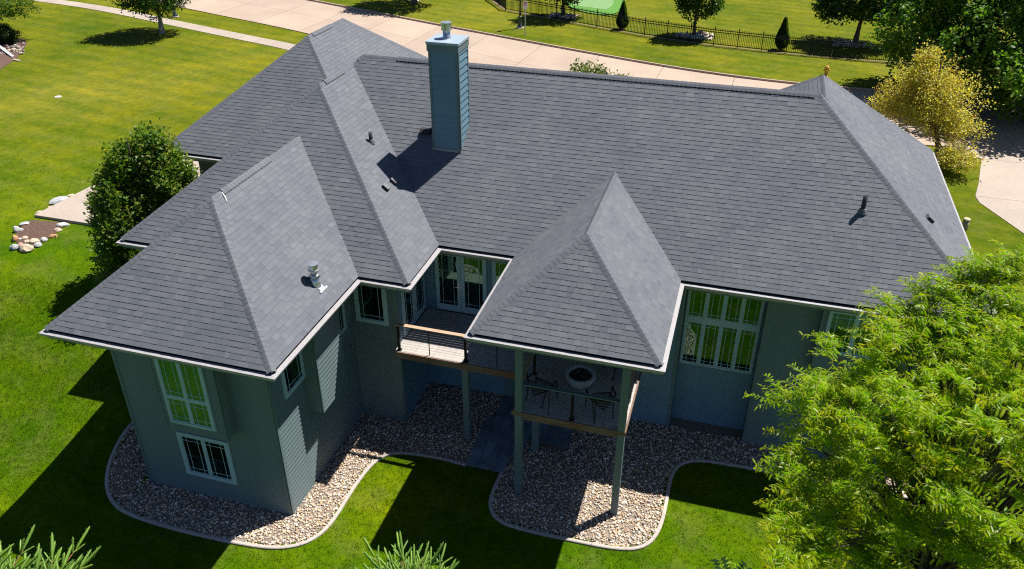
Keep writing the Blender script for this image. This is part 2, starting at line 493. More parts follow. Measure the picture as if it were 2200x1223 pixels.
FAR = np.array([(-95, 66), (-60, 54), (-34.5, 44.5), (-25.2, 41.2), (-17.3, 38.3), (-6.2, 34.5), (-1, 32.9), (4, 31.9), (10.3, 31.5), (20, 32.3), (45, 35)], float)
NEAR = np.array([(-98, 57.5), (-62, 45.6), (-42.2, 38.8), (-28, 34.4), (-20, 30.6), (-9.5, 25.6), (-4.5, 23.9), (2.5, 22.9), (10, 22.9), (20.5, 24), (46, 27)], float)
def ribbon_slabs(name, label, m, A, B, step, z, down, joint):
    root = MB()
    A = smooth_poly(A, 2); B = smooth_poly(B, 2)
    n = max(2, int(np.linalg.norm(np.diff(A, axis=0), axis=1).sum() / step))
    a = resample(A, .1); b = resample(B, .1)
    ia = np.linspace(0, len(a) - 1, n + 1).astype(int); ib = np.linspace(0, len(b) - 1, n + 1).astype(int)
    base = MB()
    pts = list(map(tuple, a[ia])) + list(map(tuple, b[ib[::-1]]))
    base.poly([(x, y, z - .012) for x, y in pts])
    o = struct(base.build(name, M['joint']), label=label)
    for k in range(n):
        mb = MB(); mb.tone = RNG.uniform(.2, .8)
        p = [a[ia[k]], a[ia[k + 1]], b[ib[k + 1]], b[ib[k]]]
        c = sum(p) / 4
        def inset(q, w):
            d = np.array(q) - w; L = np.linalg.norm(d); return np.array(q) - d / L * joint
        t0 = (p[1] - p[0]) / np.linalg.norm(p[1] - p[0]); t1 = (p[2] - p[3]) / np.linalg.norm(p[2] - p[3])
        p = [p[0] + t0 * joint, p[1] - t0 * joint, p[2] - t1 * joint, p[3] + t1 * joint]
        cuts = [0, .5, 1] if step > 3 else [0, 1]
        for c0, c1 in zip(cuts[:-1], cuts[1:]):
            g0, g1 = c0 + (.0012 if c0 else 0), c1 - (.0012 if c1 < 1 else 0)
            q = [p[0] + (p[3] - p[0]) * g0, p[1] + (p[2] - p[1]) * g0, p[1] + (p[2] - p[1]) * g1, p[0] + (p[3] - p[0]) * g1]
            mb = MB(); mb.tone = RNG.uniform(.2, .8)
            mb.poly([(w_[0], w_[1], z) for w_ in q], down=down).build('concrete_slab', m, o)
    return o
ribbon_slabs('road', 'pale concrete street running behind the house', M['road'], FAR, NEAR, 4.6, UZ + .016, .03, .02)
kp = resample(np.concatenate([smooth_poly(FAR, 2), np.full((len(smooth_poly(FAR, 2)), 1), UZ)], 1), .6)
kerb = None
for k in range(0, len(kp) - 5, 5):
    seg = kp[k:k + 6].copy()
    d = seg[-1] - seg[-2]; seg[-1] -= d / np.linalg.norm(d) * .02
    mb = MB(); mb.tone = RNG.uniform(.3, .7)
    sweep(mb, seg, [(-.02, -.1), (-.02, .10), (.0, .14), (.13, .14), (.16, .1), (.16, -.1)])
    if kerb is None:
        kerb = struct(mb.build('kerb', M['kerb']), label='concrete kerb along the far side of the street')
    else: mb.build('kerb_stone', M['kerb'], kerb)
kn = resample(np.concatenate([smooth_poly(NEAR, 2), np.full((len(smooth_poly(NEAR, 2)), 1), UZ)], 1), .8)
mb = MB(); sweep(mb, kn, [(-.15, -.1), (-.15, .05), (-.02, .05), (.04, .025), (.04, -.1)])
struct(mb.build('kerb', M['kerb']), label='low concrete kerb along the house side of the street')
SW = np.array([(-80, 39.5), (-58, 38.2), (-50.6, 37.1), (-46, 36.0), (-41.5, 34.6), (-36.1, 33.0), (-31.8, 31.7), (-27.4, 30.5), (-20, 27.4), (-10, 22.9), (0, 20.6), (8, 20.9), (14.6, 21.7)], float)
sw = smooth_poly(SW, 2)
ribbon_slabs('sidewalk', 'narrow concrete sidewalk curving past the front lawn', M['walk'], offset_line(sw, .62), offset_line(sw, -.62), 1.6, UZ + .03, .05, .008)
# driveway with its slabs
dz = UZ + .024
drive = MB().poly([(15.18, 21.9, dz - .01), (14.48, 18.6, dz - .01), (14.1, 17.1, dz - .01), (14.15, 16.4, dz - .01), (15.34, 13.7, dz - .01), (19.0, 7.5, dz - .01), (30, 7.5, dz - .01), (30, 24.9, dz - .01), (17.0, 23.95, dz - .01), (13.4, 23.5, dz - .01), (14.8, 22.2, dz - .01)]).build('driveway', M['joint'])
struct(drive, label='pale concrete driveway beside the house')
for q in ([(15.18, 21.9), (14.48, 18.6), (14.1, 17.1), (18.6, 17.1), (18.6, 21.9)], [(14.1, 17.08), (14.15, 16.4), (15.34, 13.7), (18.6, 13.7), (18.6, 17.08)],
          [(15.36, 13.67), (19.0, 7.5), (22.5, 7.5), (22.5, 13.67)], [(18.62, 13.7), (22.5, 13.7), (22.5, 17.08), (18.62, 17.08)],
          [(18.62, 17.1), (22.5, 17.1), (22.5, 21.9), (18.62, 21.9)], [(22.52, 7.5), (30, 7.5), (30, 13.67), (22.52, 13.67)], [(22.52, 13.7), (30, 13.7), (30, 21.9), (22.52, 21.9)],
          [(14.85, 22.15), (15.2, 21.92), (22.5, 21.92), (22.5, 24.4), (17.0, 23.9), (13.5, 23.45), (14.2, 23.05)]):
    mb = MB(); mb.tone = RNG.uniform(.25, .8)
    mb.poly([(x, y, dz) for x, y in q], down=.03).build('concrete_slab', M['walk'], drive)
# side patio with its slabs
pz = UZ + .12
patio = MB().poly([(-24.3, 3.45), (-14.2, 3.45), (-14.2, 4.9), (-17.0, 5.3), (-17.0, 14), (-23.2, 14), (-24.1, 6.6)], z=pz - .012).build('patio', M['joint'])
struct(patio, label='pale concrete side patio behind the bushy tree')
for q in ([(-24.3, 3.45), (-20.6, 3.45), (-20.6, 7.4), (-24.02, 7.4)], [(-20.58, 3.45), (-17.0, 3.45), (-17.0, 7.4), (-20.58, 7.4)], [(-16.98, 3.45), (-14.2, 3.45), (-14.2, 4.9), (-16.98, 5.3)],
          [(-24.02, 7.42), (-20.6, 7.42), (-20.6, 11), (-23.6, 11)], [(-20.58, 7.42), (-17.0, 7.42), (-17.0, 11), (-20.58, 11)], [(-23.58, 11.02), (-17, 11.02), (-17, 14), (-23.2, 14)]):
    mb = MB(); mb.tone = RNG.uniform(.35, .7)
    mb.poly([(x, y, pz) for x, y in q], down=.16).build('concrete_slab', M['walk'], patio)

# gravel beds bounded by a concrete edging
EDGE_A = [(-13.5, -4.2), (-13.64, -4.85), (-13.6, -5.55), (-13.42, -6.25), (-13.05, -6.88), (-12.5, -7.28), (-11.87, -7.45), (-10.93, -7.54), (-9.84, -7.56), (-8.48, -7.53), (-7.15, -7.41), (-6.42, -7.06), (-6.09, -6.52), (-6.0, -5.9), (-6.02, -5.05), (-6.0, -4.14), (-5.88, -3.36), (-5.55, -2.88), (-4.83, -2.72), (-3.9, -2.68), (-3.06, -2.74)]
EDGE_B = [(-1.9, -2.78), (-1.93, -3.6), (-1.86, -4.11), (-1.61, -4.51), (-1.19, -4.73), (-0.29, -4.77), (0.8, -4.75), (1.9, -4.72), (2.6, -4.55), (2.96, -4.14), (3.12, -3.48), (3.15, -2.53), (3.13, -1.6), (3.24, -1.0), (3.5, -0.63), (4.03, -0.42), (4.89, -0.38), (5.88, -0.34), (8, -.35), (10.4, -.4), (12.2, .2)]
eA = smooth_poly(EDGE_A, 2); eB = smooth_poly(EDGE_B, 2)
GRAVEL = np.concatenate([eA, eB, [(12.2, 1.5), (-12.0, 1.5), (-13.5, 1.5)]])
PATH = [(-3.06, -2.74), (-1.9, -2.76), (-1.5, -1.26), (-.12, -1.24), (-.3, .9), (-2.9, .9), (-2.97, -.3), (-3.2, -.6)]
HOUSE = [[(-12.07, -6.13), (-7.24, -6.13), (-7.24, -1.33), (-5.69, -1.33), (-5.69, .93), (12, .93), (12, 30), (-13.5, 30), (-13.5, -1.33), (-12.07, -1.33)]]
def inside(P, poly):
    poly = np.asarray(poly, float); x, y = P[:, 0], P[:, 1]; r = np.zeros(len(P), bool)
    j = len(poly) - 1
    for i in range(len(poly)):
        xi, yi = poly[i]; xj, yj = poly[j]
        c = ((yi > y) != (yj > y)) & (x < (xj - xi) * (y - yi) / (yj - yi + 1e-12) + xi)
        r ^= c; j = i
    return r
tri = geometry.tessellate_polygon([[Vector((x, y, 0)) for x, y in GRAVEL]])
# the bed follows the ground: sample a fine grid inside the outline
gx = np.arange(-13.8, 12.4, .16); gy = np.arange(-7.8, 1.6, .16)
GX, GY = np.meshgrid(gx, gy); msk = inside(np.stack([GX.ravel(), GY.ravel()], 1), GRAVEL).reshape(GX.shape)
V = np.stack([GX.ravel(), GY.ravel(), height(GX, GY).ravel() + .012], 1)
nx = len(gx); ii, jj = np.meshgrid(np.arange(nx - 1), np.arange(len(gy) - 1))
ok = msk[:-1, :-1] & msk[1:, :-1] & msk[:-1, 1:] & msk[1:, 1:]
a = (jj * nx + ii)[ok]
struct(obj('gravel_bed', mesh_np('gravel_bed', V, [np.stack([a, a + 1, a + nx + 1, a + nx], 1)]), None, M['bed']), label='earth base below the river stones')
edging = None
for E in (eA, eB):
    P = resample(E, .16); P = np.concatenate([P, height(P[:, :1], P[:, 1:2])], 1)
    for k in range(0, len(P) - 1, 6):
        seg = P[k:k + 7].copy()
        if len(seg) < 2: continue
        d = seg[-1] - seg[-2]; seg[-1] -= d / np.linalg.norm(d) * .008
        mb = MB(); mb.tone = RNG.uniform(.2, .8)
        sweep(mb, seg, [(-.055, -.08), (-.055, .045), (-.035, .065), (.035, .065), (.055, .045), (.055, -.08)])
        if edging is None: edging = struct(mb.build('edging', M['edging']), label='poured concrete edging between gravel and lawn')
        else: mb.build('edging_block', M['edging'], edging)
# slate path under the deck: paver by paver
pathm = MB().poly(PATH, z=GZ + .02).build('path', M['bed'])
struct(pathm, label='dark slate paver path under the deck')
def pavers():
    rnd = random.Random(4)
    y = -2.74; rows = [.46, .30, .46, .46, .30, .46, .30, .46, .46]
    for r, h in enumerate(rows):
        x = -3.2
        while x < -.1:
            w = rnd.choice([.30, .46, .62, .62]); x1 = min(x + w, -.1)
            yc = y + h / 2
            lo = np.interp(yc, [-2.74, -.6, -.3, .9], [-3.06, -3.2, -2.97, -2.9]); hi = np.interp(yc, [-2.76, -1.27, -1.25, .9], [-1.9, -1.52, -.12, -.28])
            a, b = max(x, lo), min(x1, hi)
            if b - a > .09 and y + h < .95:
                mb = MB(); mb.tone = rnd.random(); z = GZ + .045 + rnd.uniform(-.004, .006)
                mb.poly([(a + .006, y + .006, z), (b - .006, y + .006, z), (b - .006, y + h - .006, z), (a + .006, y + h - .006, z)], down=.05)
                mb.build('paver', M['paver'], pathm)
            x = x1
        y += h
pavers()
ICO_V = None
def ico():
    import bmesh
    bm = bmesh.new(); bmesh.ops.create_icosphere(bm, subdivisions=1, radius=1)
    v = np.array([p.co[:] for p in bm.verts]); f = np.array([[q.index for q in p.verts] for p in bm.faces]); bm.free()
    return v, f
ICO_V, ICO_F = ico()
def stones(name, P, size, palette, label, matl='stone', flat=.62, rng=RNG):
    n = len(P)
    V = np.repeat(ICO_V[None], n, 0)
    V = V * (1 + rng.normal(0, .13, V.shape))
    S = size * rng.lognormal(0, .28, n); SX = S * rng.uniform(.8, 1.3, n); SZ = S * rng.uniform(flat * .8, flat * 1.3, n)
    V = V * np.stack([SX, S, SZ], 1)[:, None, :]
    a = rng.uniform(0, 2 * np.pi, n); t = rng.normal(0, .3, n)
    ca, sa, ct, st_ = np.cos(a), np.sin(a), np.cos(t), np.sin(t)
    x, y, z = V[..., 0], V[..., 1], V[..., 2]
    y, z = y * ct[:, None] - z * st_[:, None], y * st_[:, None] + z * ct[:, None]
    x, y = x * ca[:, None] - y * sa[:, None], x * sa[:, None] + y * ca[:, None]
    V = np.stack([x, y, z], 2) + P[:, None, :] + np.stack([0 * SZ, 0 * SZ, SZ * .45], 1)[:, None, :]
    F = (ICO_F[None] + (np.arange(n) * len(ICO_V))[:, None, None]).reshape(-1, 3)
    pal = np.array(palette); c = pal[rng.integers(0, len(pal), n)] * rng.uniform(1.0, 1.55, (n, 1))
    me = mesh_np(name, V.reshape(-1, 3), [F], {'col': np.repeat(c, len(ICO_V), 0)}, smooth=True)
    return me
PAL = [(.42, .33, .24), (.50, .40, .30), (.34, .28, .23), (.24, .21, .19), (.40, .25, .14), (.60, .51, .41), (.18, .16, .155), (.46, .32, .20), (.33, .22, .15), (.66, .60, .52), (.38, .31, .25), (.48, .38, .28)]
def gravel():
    n = 85000
    P = np.stack([RNG.uniform(-13.8, 12.4, n), RNG.uniform(-7.8, 1.5, n)], 1)
    k = inside(P, offset_in(GRAVEL)) & ~inside(P, PATH)
    for h in HOUSE: k &= ~inside(P, h)
    P = P[k]
    z = height(P[:, 0], P[:, 1]) + .012 + RNG.uniform(0, .02, len(P))
    P = np.concatenate([P, z[:, None]], 1)
    me = stones('gravel', P, .0255, PAL, '')
    o = obj('gravel', me, None, M['stone'])
    return put(o, 'loose tan and grey river stones filling the beds round the house', 'gravel', kind='stuff')
def offset_in(poly):
    q = np.asarray(poly, float).copy(); c = q.mean(0)
    return q
gravel()
def grass_tufts():
    """short blades over the nearest lawn"""
    def region(n, xr, yr):
        P = np.stack([RNG.uniform(*xr, n), RNG.uniform(*yr, n)], 1)
        k = ~inside(P, GRAVEL) & ~inside(P, PATH) & ~inside(P, [(-24.5, 3.3), (-13.5, 3.3), (-13.5, 14), (-23.3, 14)])
        for h in HOUSE: k &= ~inside(P, h)
        return P[k]
    def thin(P): return P[RNG.random(len(P)) > sstep(-6, 15, P[:, 1])]
    P = np.concatenate([region(42000, (-22, 9), (-10.2, -.2)), thin(region(26000, (-38, -12.5), (-7.5, 16)))])
    n = len(P); B = 4
    C = np.repeat(P, B, 0) + RNG.normal(0, .035, (n * B, 2))
    z = height(C[:, 0], C[:, 1])
    a = RNG.uniform(0, 2 * np.pi, n * B); h = RNG.uniform(.03, .065, n * B); w = RNG.uniform(.006, .011, n * B)
    lean = RNG.uniform(0, .04, n * B); la = RNG.uniform(0, 2 * np.pi, n * B)
    V = np.zeros((n * B, 3, 3))
    V[:, 0] = np.stack([C[:, 0] - np.cos(a) * w, C[:, 1] - np.sin(a) * w, z - .005], 1)
    V[:, 1] = np.stack([C[:, 0] + np.cos(a) * w, C[:, 1] + np.sin(a) * w, z - .005], 1)
    V[:, 2] = np.stack([C[:, 0] + np.cos(la) * lean, C[:, 1] + np.sin(la) * lean, z + h], 1)
    t = RNG.random((n * B, 1))
    col = (1 - t) * np.array([.058, .110, .001]) + t * np.array([.112, .158, .003])
    me = mesh_np('grass', V.reshape(-1, 3), [np.arange(n * B * 3).reshape(-1, 3)], {'col': np.repeat(col, 3, 0)})
    put(obj('grass', me, None, M['blade']), 'short mown grass blades on the lawn around the gravel', 'grass', kind='stuff')
grass_tufts()
# ------------------------------------------------------------------ the house
p = 0.807; SL = math.sqrt(1 + p * p); EXPO = 0.153
xLW, xLE, xMW, xME, xPW, xPE, xE, xBW = -13.11, -6.21, -14.57, -4.66, -2.45, 2.75, 11.05, -18.08
yL, yM, yP, yB, yEnd = -7.22, -2.45, -4.26, 4.26, 13.04
A1 = (-9.66, yL + 3.45, p * 3.45); A1b = (-9.66, yM + 3.45, p * 3.45)
A2 = (-9.61, yM + 4.955, p * 4.955); A2b = (-9.61, 4.955, p * 4.955)
hP = (xPE - xPW) / 2; AP = (.15, yP + hP, p * hP); APb = (.15, hP, p * hP)
RL = (-9.31, 5.255, p * 5.255); RR = (xE - 5.255, 5.255, p * 5.255)
CX = (6.01, 8.0, p * 5.04); CXb = (6.01, 5.47, p * 5.04)
A3 = (-13.48, 8.86, p * 4.6); A3b = (-13.48, 11.91, p * 4.6)
house = thing('house', (-1.0, 3.0, GZ), 'sprawling house with dark grey hipped shingle roof and grey green lap siding', 'house')
HB = BASE[house.name]
DIRS = {'S': ((1, 0, 0), (0, 1, p)), 'N': ((-1, 0, 0), (0, -1, p)), 'E': ((0, 1, 0), (-1, 0, p)), 'W': ((0, -1, 0), (1, 0, p))}
FACES = [('S', [(xLW, yL, 0), (xLE, yL, 0), A1], 1), ('E', [(xLE, yL, 0), (xLE, yM, 0), A1b, A1], 1), ('W', [(xLW, yM, 0), (xLW, yL, 0), A1, A1b], 0),
         ('S', [(xMW, yM, 0), (xME, yM, 0), A2], 1), ('E', [(xME, yM, 0), (xME, 0, 0), A2b, A2], 1), ('W', [(xMW, yB, 0), (xMW, yM, 0), A2, A2b], 0),
         ('S', [(xME, 0, 0), (xE, 0, 0), RR, RL, A2b], 1),
         ('E', [(xE, 0, 0), (xE, yEnd, 0), CX, CXb], 1), ('E', [(xE, 0, 0), CXb, RR], 1),
         ('W', [(.97, yEnd, 0), (.97, 10.51, 0), CXb, CX], 1), ('N', [(xE, yEnd, 0), (.97, yEnd, 0), CX], 0),
         ('N', [(.97, 10.51, 0), (-8.9, 10.51, 0), RL, RR, CXb], 0),
         ('S', [(xBW, yB, 0), (-8.88, yB, 0), A3], 1), ('E', [(-8.88, yB, 0), (-8.88, 16.51, 0), A3b, A3], 1), ('W', [(xBW, 16.51, 0), (xBW, yB, 0), A3, A3b], 0), ('N', [(-8.88, 16.51, 0), (xBW, 16.51, 0), A3b], 0),
         ('S', [(xPW, yP, 0), (xPE, yP, 0), AP], 1), ('E', [(xPE, yP, 0), (xPE, 0, 0), APb, AP], 1), ('W', [(xPW, 0, 0), (xPW, yP, 0), AP, APb], 1)]
def clip_half(poly, axis, val, keep_ge):
    out = []
    for i in range(len(poly)):
        a, b = poly[i], poly[(i + 1) % len(poly)]
        da, db = (a[axis] - val, b[axis] - val) if keep_ge else (val - a[axis], val - b[axis])
        if da >= 0: out.append(a)
        if (da >= 0) != (db >= 0):
            t = da / (da - db); out.append((a[0] + (b[0] - a[0]) * t, a[1] + (b[1] - a[1]) * t))
    return out
def build_roof():
    deck = MB()
    tabs = []
    rnd = random.Random(21)
    for orient, P, vis in FACES:
        e, s = DIRS[orient]; e = np.array(e, float); s = np.array(s, float) / SL; n = np.cross(e, s)
        O = np.array(P[0], float)
        poly = [((np.array(q) - O) @ e, (np.array(q) - O) @ s) for q in P]
        poly = clip_half(poly, 1, .15, True)
        if len(poly) < 3: continue
        to3 = lambda a, b, h: O + e * a + s * b + n * h
        deck.add([to3(a, b, -.006) for a, b in poly], [tuple(range(len(poly)))])
        bmax = max(b for a, b in poly)
        i = 0
        while .14 + i * EXPO < bmax:
            b0 = .14 + i * EXPO; b1 = b0 + EXPO
            row = clip_half(clip_half(poly, 1, b0, True), 1, b1, False)
            i += 1
            if len(row) < 3: continue
            a0, a1 = min(q[0] for q in row), max(q[0] for q in row)
            a = a0 - rnd.uniform(0, .3); thick = rnd.random() < .5
            if not vis: widths = [1.2, 1.6]
            else: widths = [.14, .17, .21, .26, .31, .36]
            shade = rnd.gauss(0, .05)
            while a < a1:
                w = rnd.choice(widths)
                t = clip_half(clip_half(row, 0, a + .0015, True), 0, a + w - .0015, False)
                a += w; thick = not thick if rnd.random() < .8 else thick
                if len(t) < 3: continue
                th = (.0105 if thick else .0065) + rnd.uniform(0, .002)
                top = [to3(x, y, .002 + th * (1 - (y - b0) / EXPO * .85)) for x, y in t]
                bot = [to3(x, y, -.004) for x, y in t]
                m = len(t)
                F = [tuple(range(m))] + [(k, m + k, m + (k + 1) % m, (k + 1) % m) for k in range(m) if not (t[k][1] > b1 - .004 and t[(k + 1) % m][1] > b1 - .004)]
                tone = min(1, max(0, rnd.gauss(.5, .15) + shade + (.06 if thick else -.03)))
                c = sum(top) / m
                area = w * EXPO if len(t) == 4 else 0
                tabs.append((np.linalg.norm(c - CAM) if vis and area else 1e9, top + bot, F, tone))
    roof = deck.build('roof', M['hide'], house)
    order = sorted(range(len(tabs)), key=lambda k: tabs[k][0])
    single = set(order[:300])
    rest = MB()
    for k, (d, v, F, tone) in enumerate(tabs):
        if k in single:
            mb = MB(); mb.tone = tone; mb.add(v, F).build('shingle', M['shingle'], roof)
        else:
            rest.tone = tone; rest.add(v, F)
    rest.build('shingles', M['shingle'], roof)['kind'] = 'stuff'
    return roof
roof = build_roof()
def caps():
    """folded cap shingles along hips and ridges"""
    n_of = {k: np.cross(np.array(DIRS[k][0], float), np.array(DIRS[k][1], float) / SL) for k in 'SNEW'}
    lines = [((xLW, yL, 0), A1, 'S', 'W', 0), ((xLE, yL, 0), A1, 'E', 'S', 0), (A1, A1b, 'E', 'W', .5), ((xMW, yM, 0), A2, 'S', 'W', 0), ((xME, yM, 0), A2, 'E', 'S', 0), (A2, A2b, 'E', 'W', .5),
             (A2b, RL, 'S', 'W', 0), (RL, RR, 'S', 'N', .9), ((xE, 0, 0), RR, 'E', 'S', 0), (CXb, RR, 'E', 'N', 0), ((xE, yEnd, 0), CX, 'N', 'E', 0), (CX, CXb, 'E', 'W', 0), ((.97, yEnd, 0), CX, 'W', 'N', 0),
             ((xPW, yP, 0), AP, 'S', 'W', 0), ((xPE, yP, 0), AP, 'E', 'S', 0), (AP, APb, 'E', 'W', 0), ((xBW, yB, 0), A3, 'S', 'W', 0), ((-8.88, yB, 0), A3, 'E', 'S', 0), (A3, A3b, 'E', 'W', .5), ((-8.88, 16.51, 0), A3b, 'N', 'E', 0)]
    rnd = random.Random(3); pieces = []
    for a, b, f1, f2, vent in lines:
        a = np.array(a, float); b = np.array(b, float); L = np.linalg.norm(b - a); d = (b - a) / L
        st = .16 if abs(d[2]) > .05 else 0.0
        if st: a = a + d * .22; L -= .22
        wings = []
        for f in (f1, f2):
            w = np.cross(d, n_of[f]); w /= np.linalg.norm(w)
            if w[2] > 0: w = -w
            wings.append((w, n_of[f]))
        up = wings[0][1] + wings[1][1]; up /= np.linalg.norm(up)
        step, ln = .142, .19; W = .135
        k = 0
        while k * step < L:
            t0 = k * step; t1 = min(t0 + ln, L + .02)
            frac = t0 / L
            lift = .028 if vent and (.08 < frac < .08 + vent) else 0.0
            v = []; prof = []
            for (w, n) in (wings[0],): prof += [(w * W, n * (.0 + lift)), (w * .05, n * (.012 + lift) + up * .004)]
            prof.append((np.zeros(3), up * (.022 + lift)))
            for (w, n) in (wings[1],): prof += [(w * .05, n * (.012 + lift) + up * .004), (w * W, n * (.0 + lift))]
            for t, h in ((t0, .013), (t1, .005)):
                for o, q in prof: v.append(a + d * t + o + q + up * h)
            m = len(v); low = [x - up * (.03 + lift) for x in v]
            F = [(q, q + 1, q + 6, q + 5) for q in range(4)]
            v2 = v + low
            F += [(q + 1, q, m + q, m + q + 1) for q in range(4)] + [(0, 5, m + 5, m), (9, 4, m + 4, m + 9)]
            c = a + d * t0
            pieces.append((np.linalg.norm(c - CAM), v2, F, min(1, max(0, rnd.gauss(.62, .13)))))
            k += 1
    order = sorted(range(len(pieces)), key=lambda k: pieces[k][0]); single = set(order[:300]); rest = MB()
    for k, (dd, v, F, tone) in enumerate(pieces):
        if k in single:
            mb = MB(); mb.tone = tone; mb.add(v, F).build('ridge_cap', M['shingle'], roof)
        else: rest.tone = tone; rest.add(v, F)
    rest.build('ridge_caps', M['shingle'], roof)['kind'] = 'stuff'
caps()
# gutters, fascia and soffit follow the whole eave line
EAVE = [(xMW, yB), (xMW, yM), (xLW, yM), (xLW, yL), (xLE, yL), (xLE, yM), (xME, yM), (xME, 0), (xPW, 0), (xPW, yP), (xPE, yP), (xPE, 0), (xE, 0), (xE, yEnd), (.97, yEnd), (.97, 10.51), (-8.88, 10.51), (-8.88, 16.51), (xBW, 16.51), (xBW, yB)]
def eaves():
    n = len(EAVE); P = np.array(EAVE, float)
    def inset(w):
        out = []
        for i in range(n):
            a, b, c = P[i - 1], P[i], P[(i + 1) % n]
            d1 = (b - a) / np.linalg.norm(b - a); d2 = (c - b) / np.linalg.norm(c - b)
            n1 = np.array([-d1[1], d1[0]]); n2 = np.array([-d2[1], d2[0]])
            out.append(b + (n1 + n2) * w)
        return out
    prof = [(.0, .004), (.0, -.016), (.018, -.022), (.018, -.045), (.026, -.05), (.026, -.072), (.05, -.105), (.055, -.118), (.125, -.118)]
    rings = [inset(w) for w, z in prof]
    for i in range(n):
        j = (i + 1) % n
        mb = MB()
        v = []; F = []
        for k, (w, z) in enumerate(prof):
            v += [(*rings[k][i], z), (*rings[k][j], z)]
        for k in range(len(prof) - 1): F.append((2 * k + 1, 2 * k, 2 * k + 2, 2 * k + 3))
        mb.add(v, F)
        g = mb.build('gutter', M['gutter'], house)
        top = MB()
        i0, i1 = inset(.0), inset(.135)
        top.add([(*i0[i], .005), (*i0[j], .005), (*i1[j], .022), (*i1[i], .022)], [(0, 1, 2, 3)])
        top.build('gutter_guard', M['gutter_top'], g)
    r = inset(.12)
    fa = MB()
    for i in range(n):
        j = (i + 1) % n
        fa.add([(*r[i], -.001), (*r[j], -.001), (*r[j], -.20), (*r[i], -.20)], [(1, 0, 3, 2)])
    fa.build('fascia', M['trim'], house)
    MB().poly([(x, y, -.19) for x, y in r]).build('soffit', M['soffit'], house)
eaves()

BOARD = .15
NB = [0]
def wall(o, u, n, w, z0, z1, m='siding', boards=True, corners=(1, 1), expo=BOARD, parent=None, name='wall', joined=False, lap=.03):
    """o = left bottom corner seen from outside, u along the wall, n outward; lap boards proud of the sheathing"""
    o = np.array((o[0], o[1], 0.0)); u = np.array((*u, 0.0)); n = np.array((*n, 0.0)); zv = np.array((0, 0, 1.0))
    mb = MB(); mb.frame_box(o, u, n, zv, (0, -.16, z0), (w, -.003, z1))
    W = mb.build(name, M['trim'], parent or house)
    off = BASE[W.name]
    if boards:
        k = 0
        L0, L1 = (.09 if corners[0] else 0), w - (.09 if corners[1] else 0)
        proto = None; J = MB()
        while z0 + k * expo < z1 - .02:
            za, zb = z0 + k * expo, min(z0 + (k + 1) * expo + .012, z1)
            if zb - za < expo * .9 or proto is None:
                q = [o + u * L0 + zv * za, o + u * L1 + zv * za]
                v = [q[0] + n * lap, q[1] + n * lap, q[1] + n * .003 + zv * (zb - za), q[0] + n * .003 + zv * (zb - za), q[0] - n * .003, q[1] - n * .003]
                if joined:
                    J.add(v, [(0, 1, 2, 3), (4, 5, 1, 0), (0, 3, 4), (1, 5, 2)]); k += 1; continue
                me = MB().add(v, [(0, 1, 2, 3), (4, 5, 1, 0), (0, 3, 4), (1, 5, 2)]).mesh('siding_board', off)
                if not me.materials: me.materials.append(M[m])
                if proto is None: proto = (me, za)
                ob = obj('siding_board', me, W)
            else:
                ob = obj('siding_board', proto[0], W); ob.location = (0, 0, za - proto[1])
            NB[0] += 1
            k += 1
        if joined: J.build('siding_boards', M[m], W)['kind'] = 'stuff'
        for c, x in ((corners[0], 0.0), (corners[1], w - .09)):
            if c:
                MB().frame_box(o, u, n, zv, (x, -.003, z0), (x + .09, .034, z1)).build('corner_board', M['trim'], W)
    else:
        pass
    return W
TOP = -.19
S_, E_, W_, N_ = ((1, 0), (0, -1)), ((0, 1), (1, 0)), ((0, -1), (-1, 0)), ((-1, 0), (0, 1))
wall((-12.07, -6.13), *S_, 4.83, GZ, TOP)                    # left wing front
wall((-7.24, -6.13), *E_, 4.80, GZ, TOP, corners=(1, 0))     # left wing east side
wall((-7.24, -1.33), *S_, 1.55, GZ, TOP, corners=(0, 1))     # middle wing front
wall((-5.69, -1.33), *E_, 2.26, GZ, TOP, m='siding_light', corners=(1, 0), joined=True)
wall((-5.69, .93), *S_, 8.49, GZ, TOP, m='siding_light', corners=(0, 1), joined=True)   # behind the deck
wall((2.80, .93), *E_, .51, GZ, TOP, boards=False)
wall((2.80, 1.44), *S_, 2.36, GZ, TOP, m='siding_light', corners=(0, 0))   # tall window wall
wall((5.16, 1.44), *W_, .61, GZ, TOP, boards=False)
wall((5.16, .83), *S_, 4.84, GZ, TOP, corners=(1, 1))        # right end
wall((10.0, .83), *E_, 11.3, GZ, TOP, boards=False)
wall((10.0, 12.13), *N_, 8.0, GZ, TOP, boards=False)
wall((2.0, 12.13), *W_, 2.66, GZ, TOP, boards=False)
wall((2.0, 9.47), *N_, 11.9, GZ, TOP, boards=False)
wall((-9.9, 9.47), *E_, 6.0, GZ, TOP, boards=False)
wall((-9.9, 15.47), *N_, 7.14, GZ, TOP, boards=False)
wall((-17.04, 15.47), *W_, 10.16, GZ, TOP, boards=False)
wall((-13.54, 5.31), *W_, 6.64, GZ, TOP, boards=False)
wall((-13.54, -1.33), *S_, 1.47, GZ, TOP, boards=False)
wall((-12.07, -1.33), *W_, 4.80, GZ, TOP, boards=False)
# stone veneer front of the back wing, stone by stone
vw = MB().box((-17.04, 5.33, GZ), (-13.54, 5.49, TOP)).build('wall', M['joint'], house)
def veneer():
    rnd = random.Random(8); z = UZ - .1
    while z < TOP - .05:
        h = rnd.choice([.16, .2, .24]); x = -17.06
        while x < -13.6:
            w = rnd.uniform(.22, .5); x1 = min(x + w, -13.54)
            MB().box((x + .008, 5.30 - rnd.uniform(.01, .05), z + .008), (x1 - .008, 5.335, min(z + h, TOP) - .008)).build('stone', M['veneer'], vw)
            x = x1
        z += h
veneer()
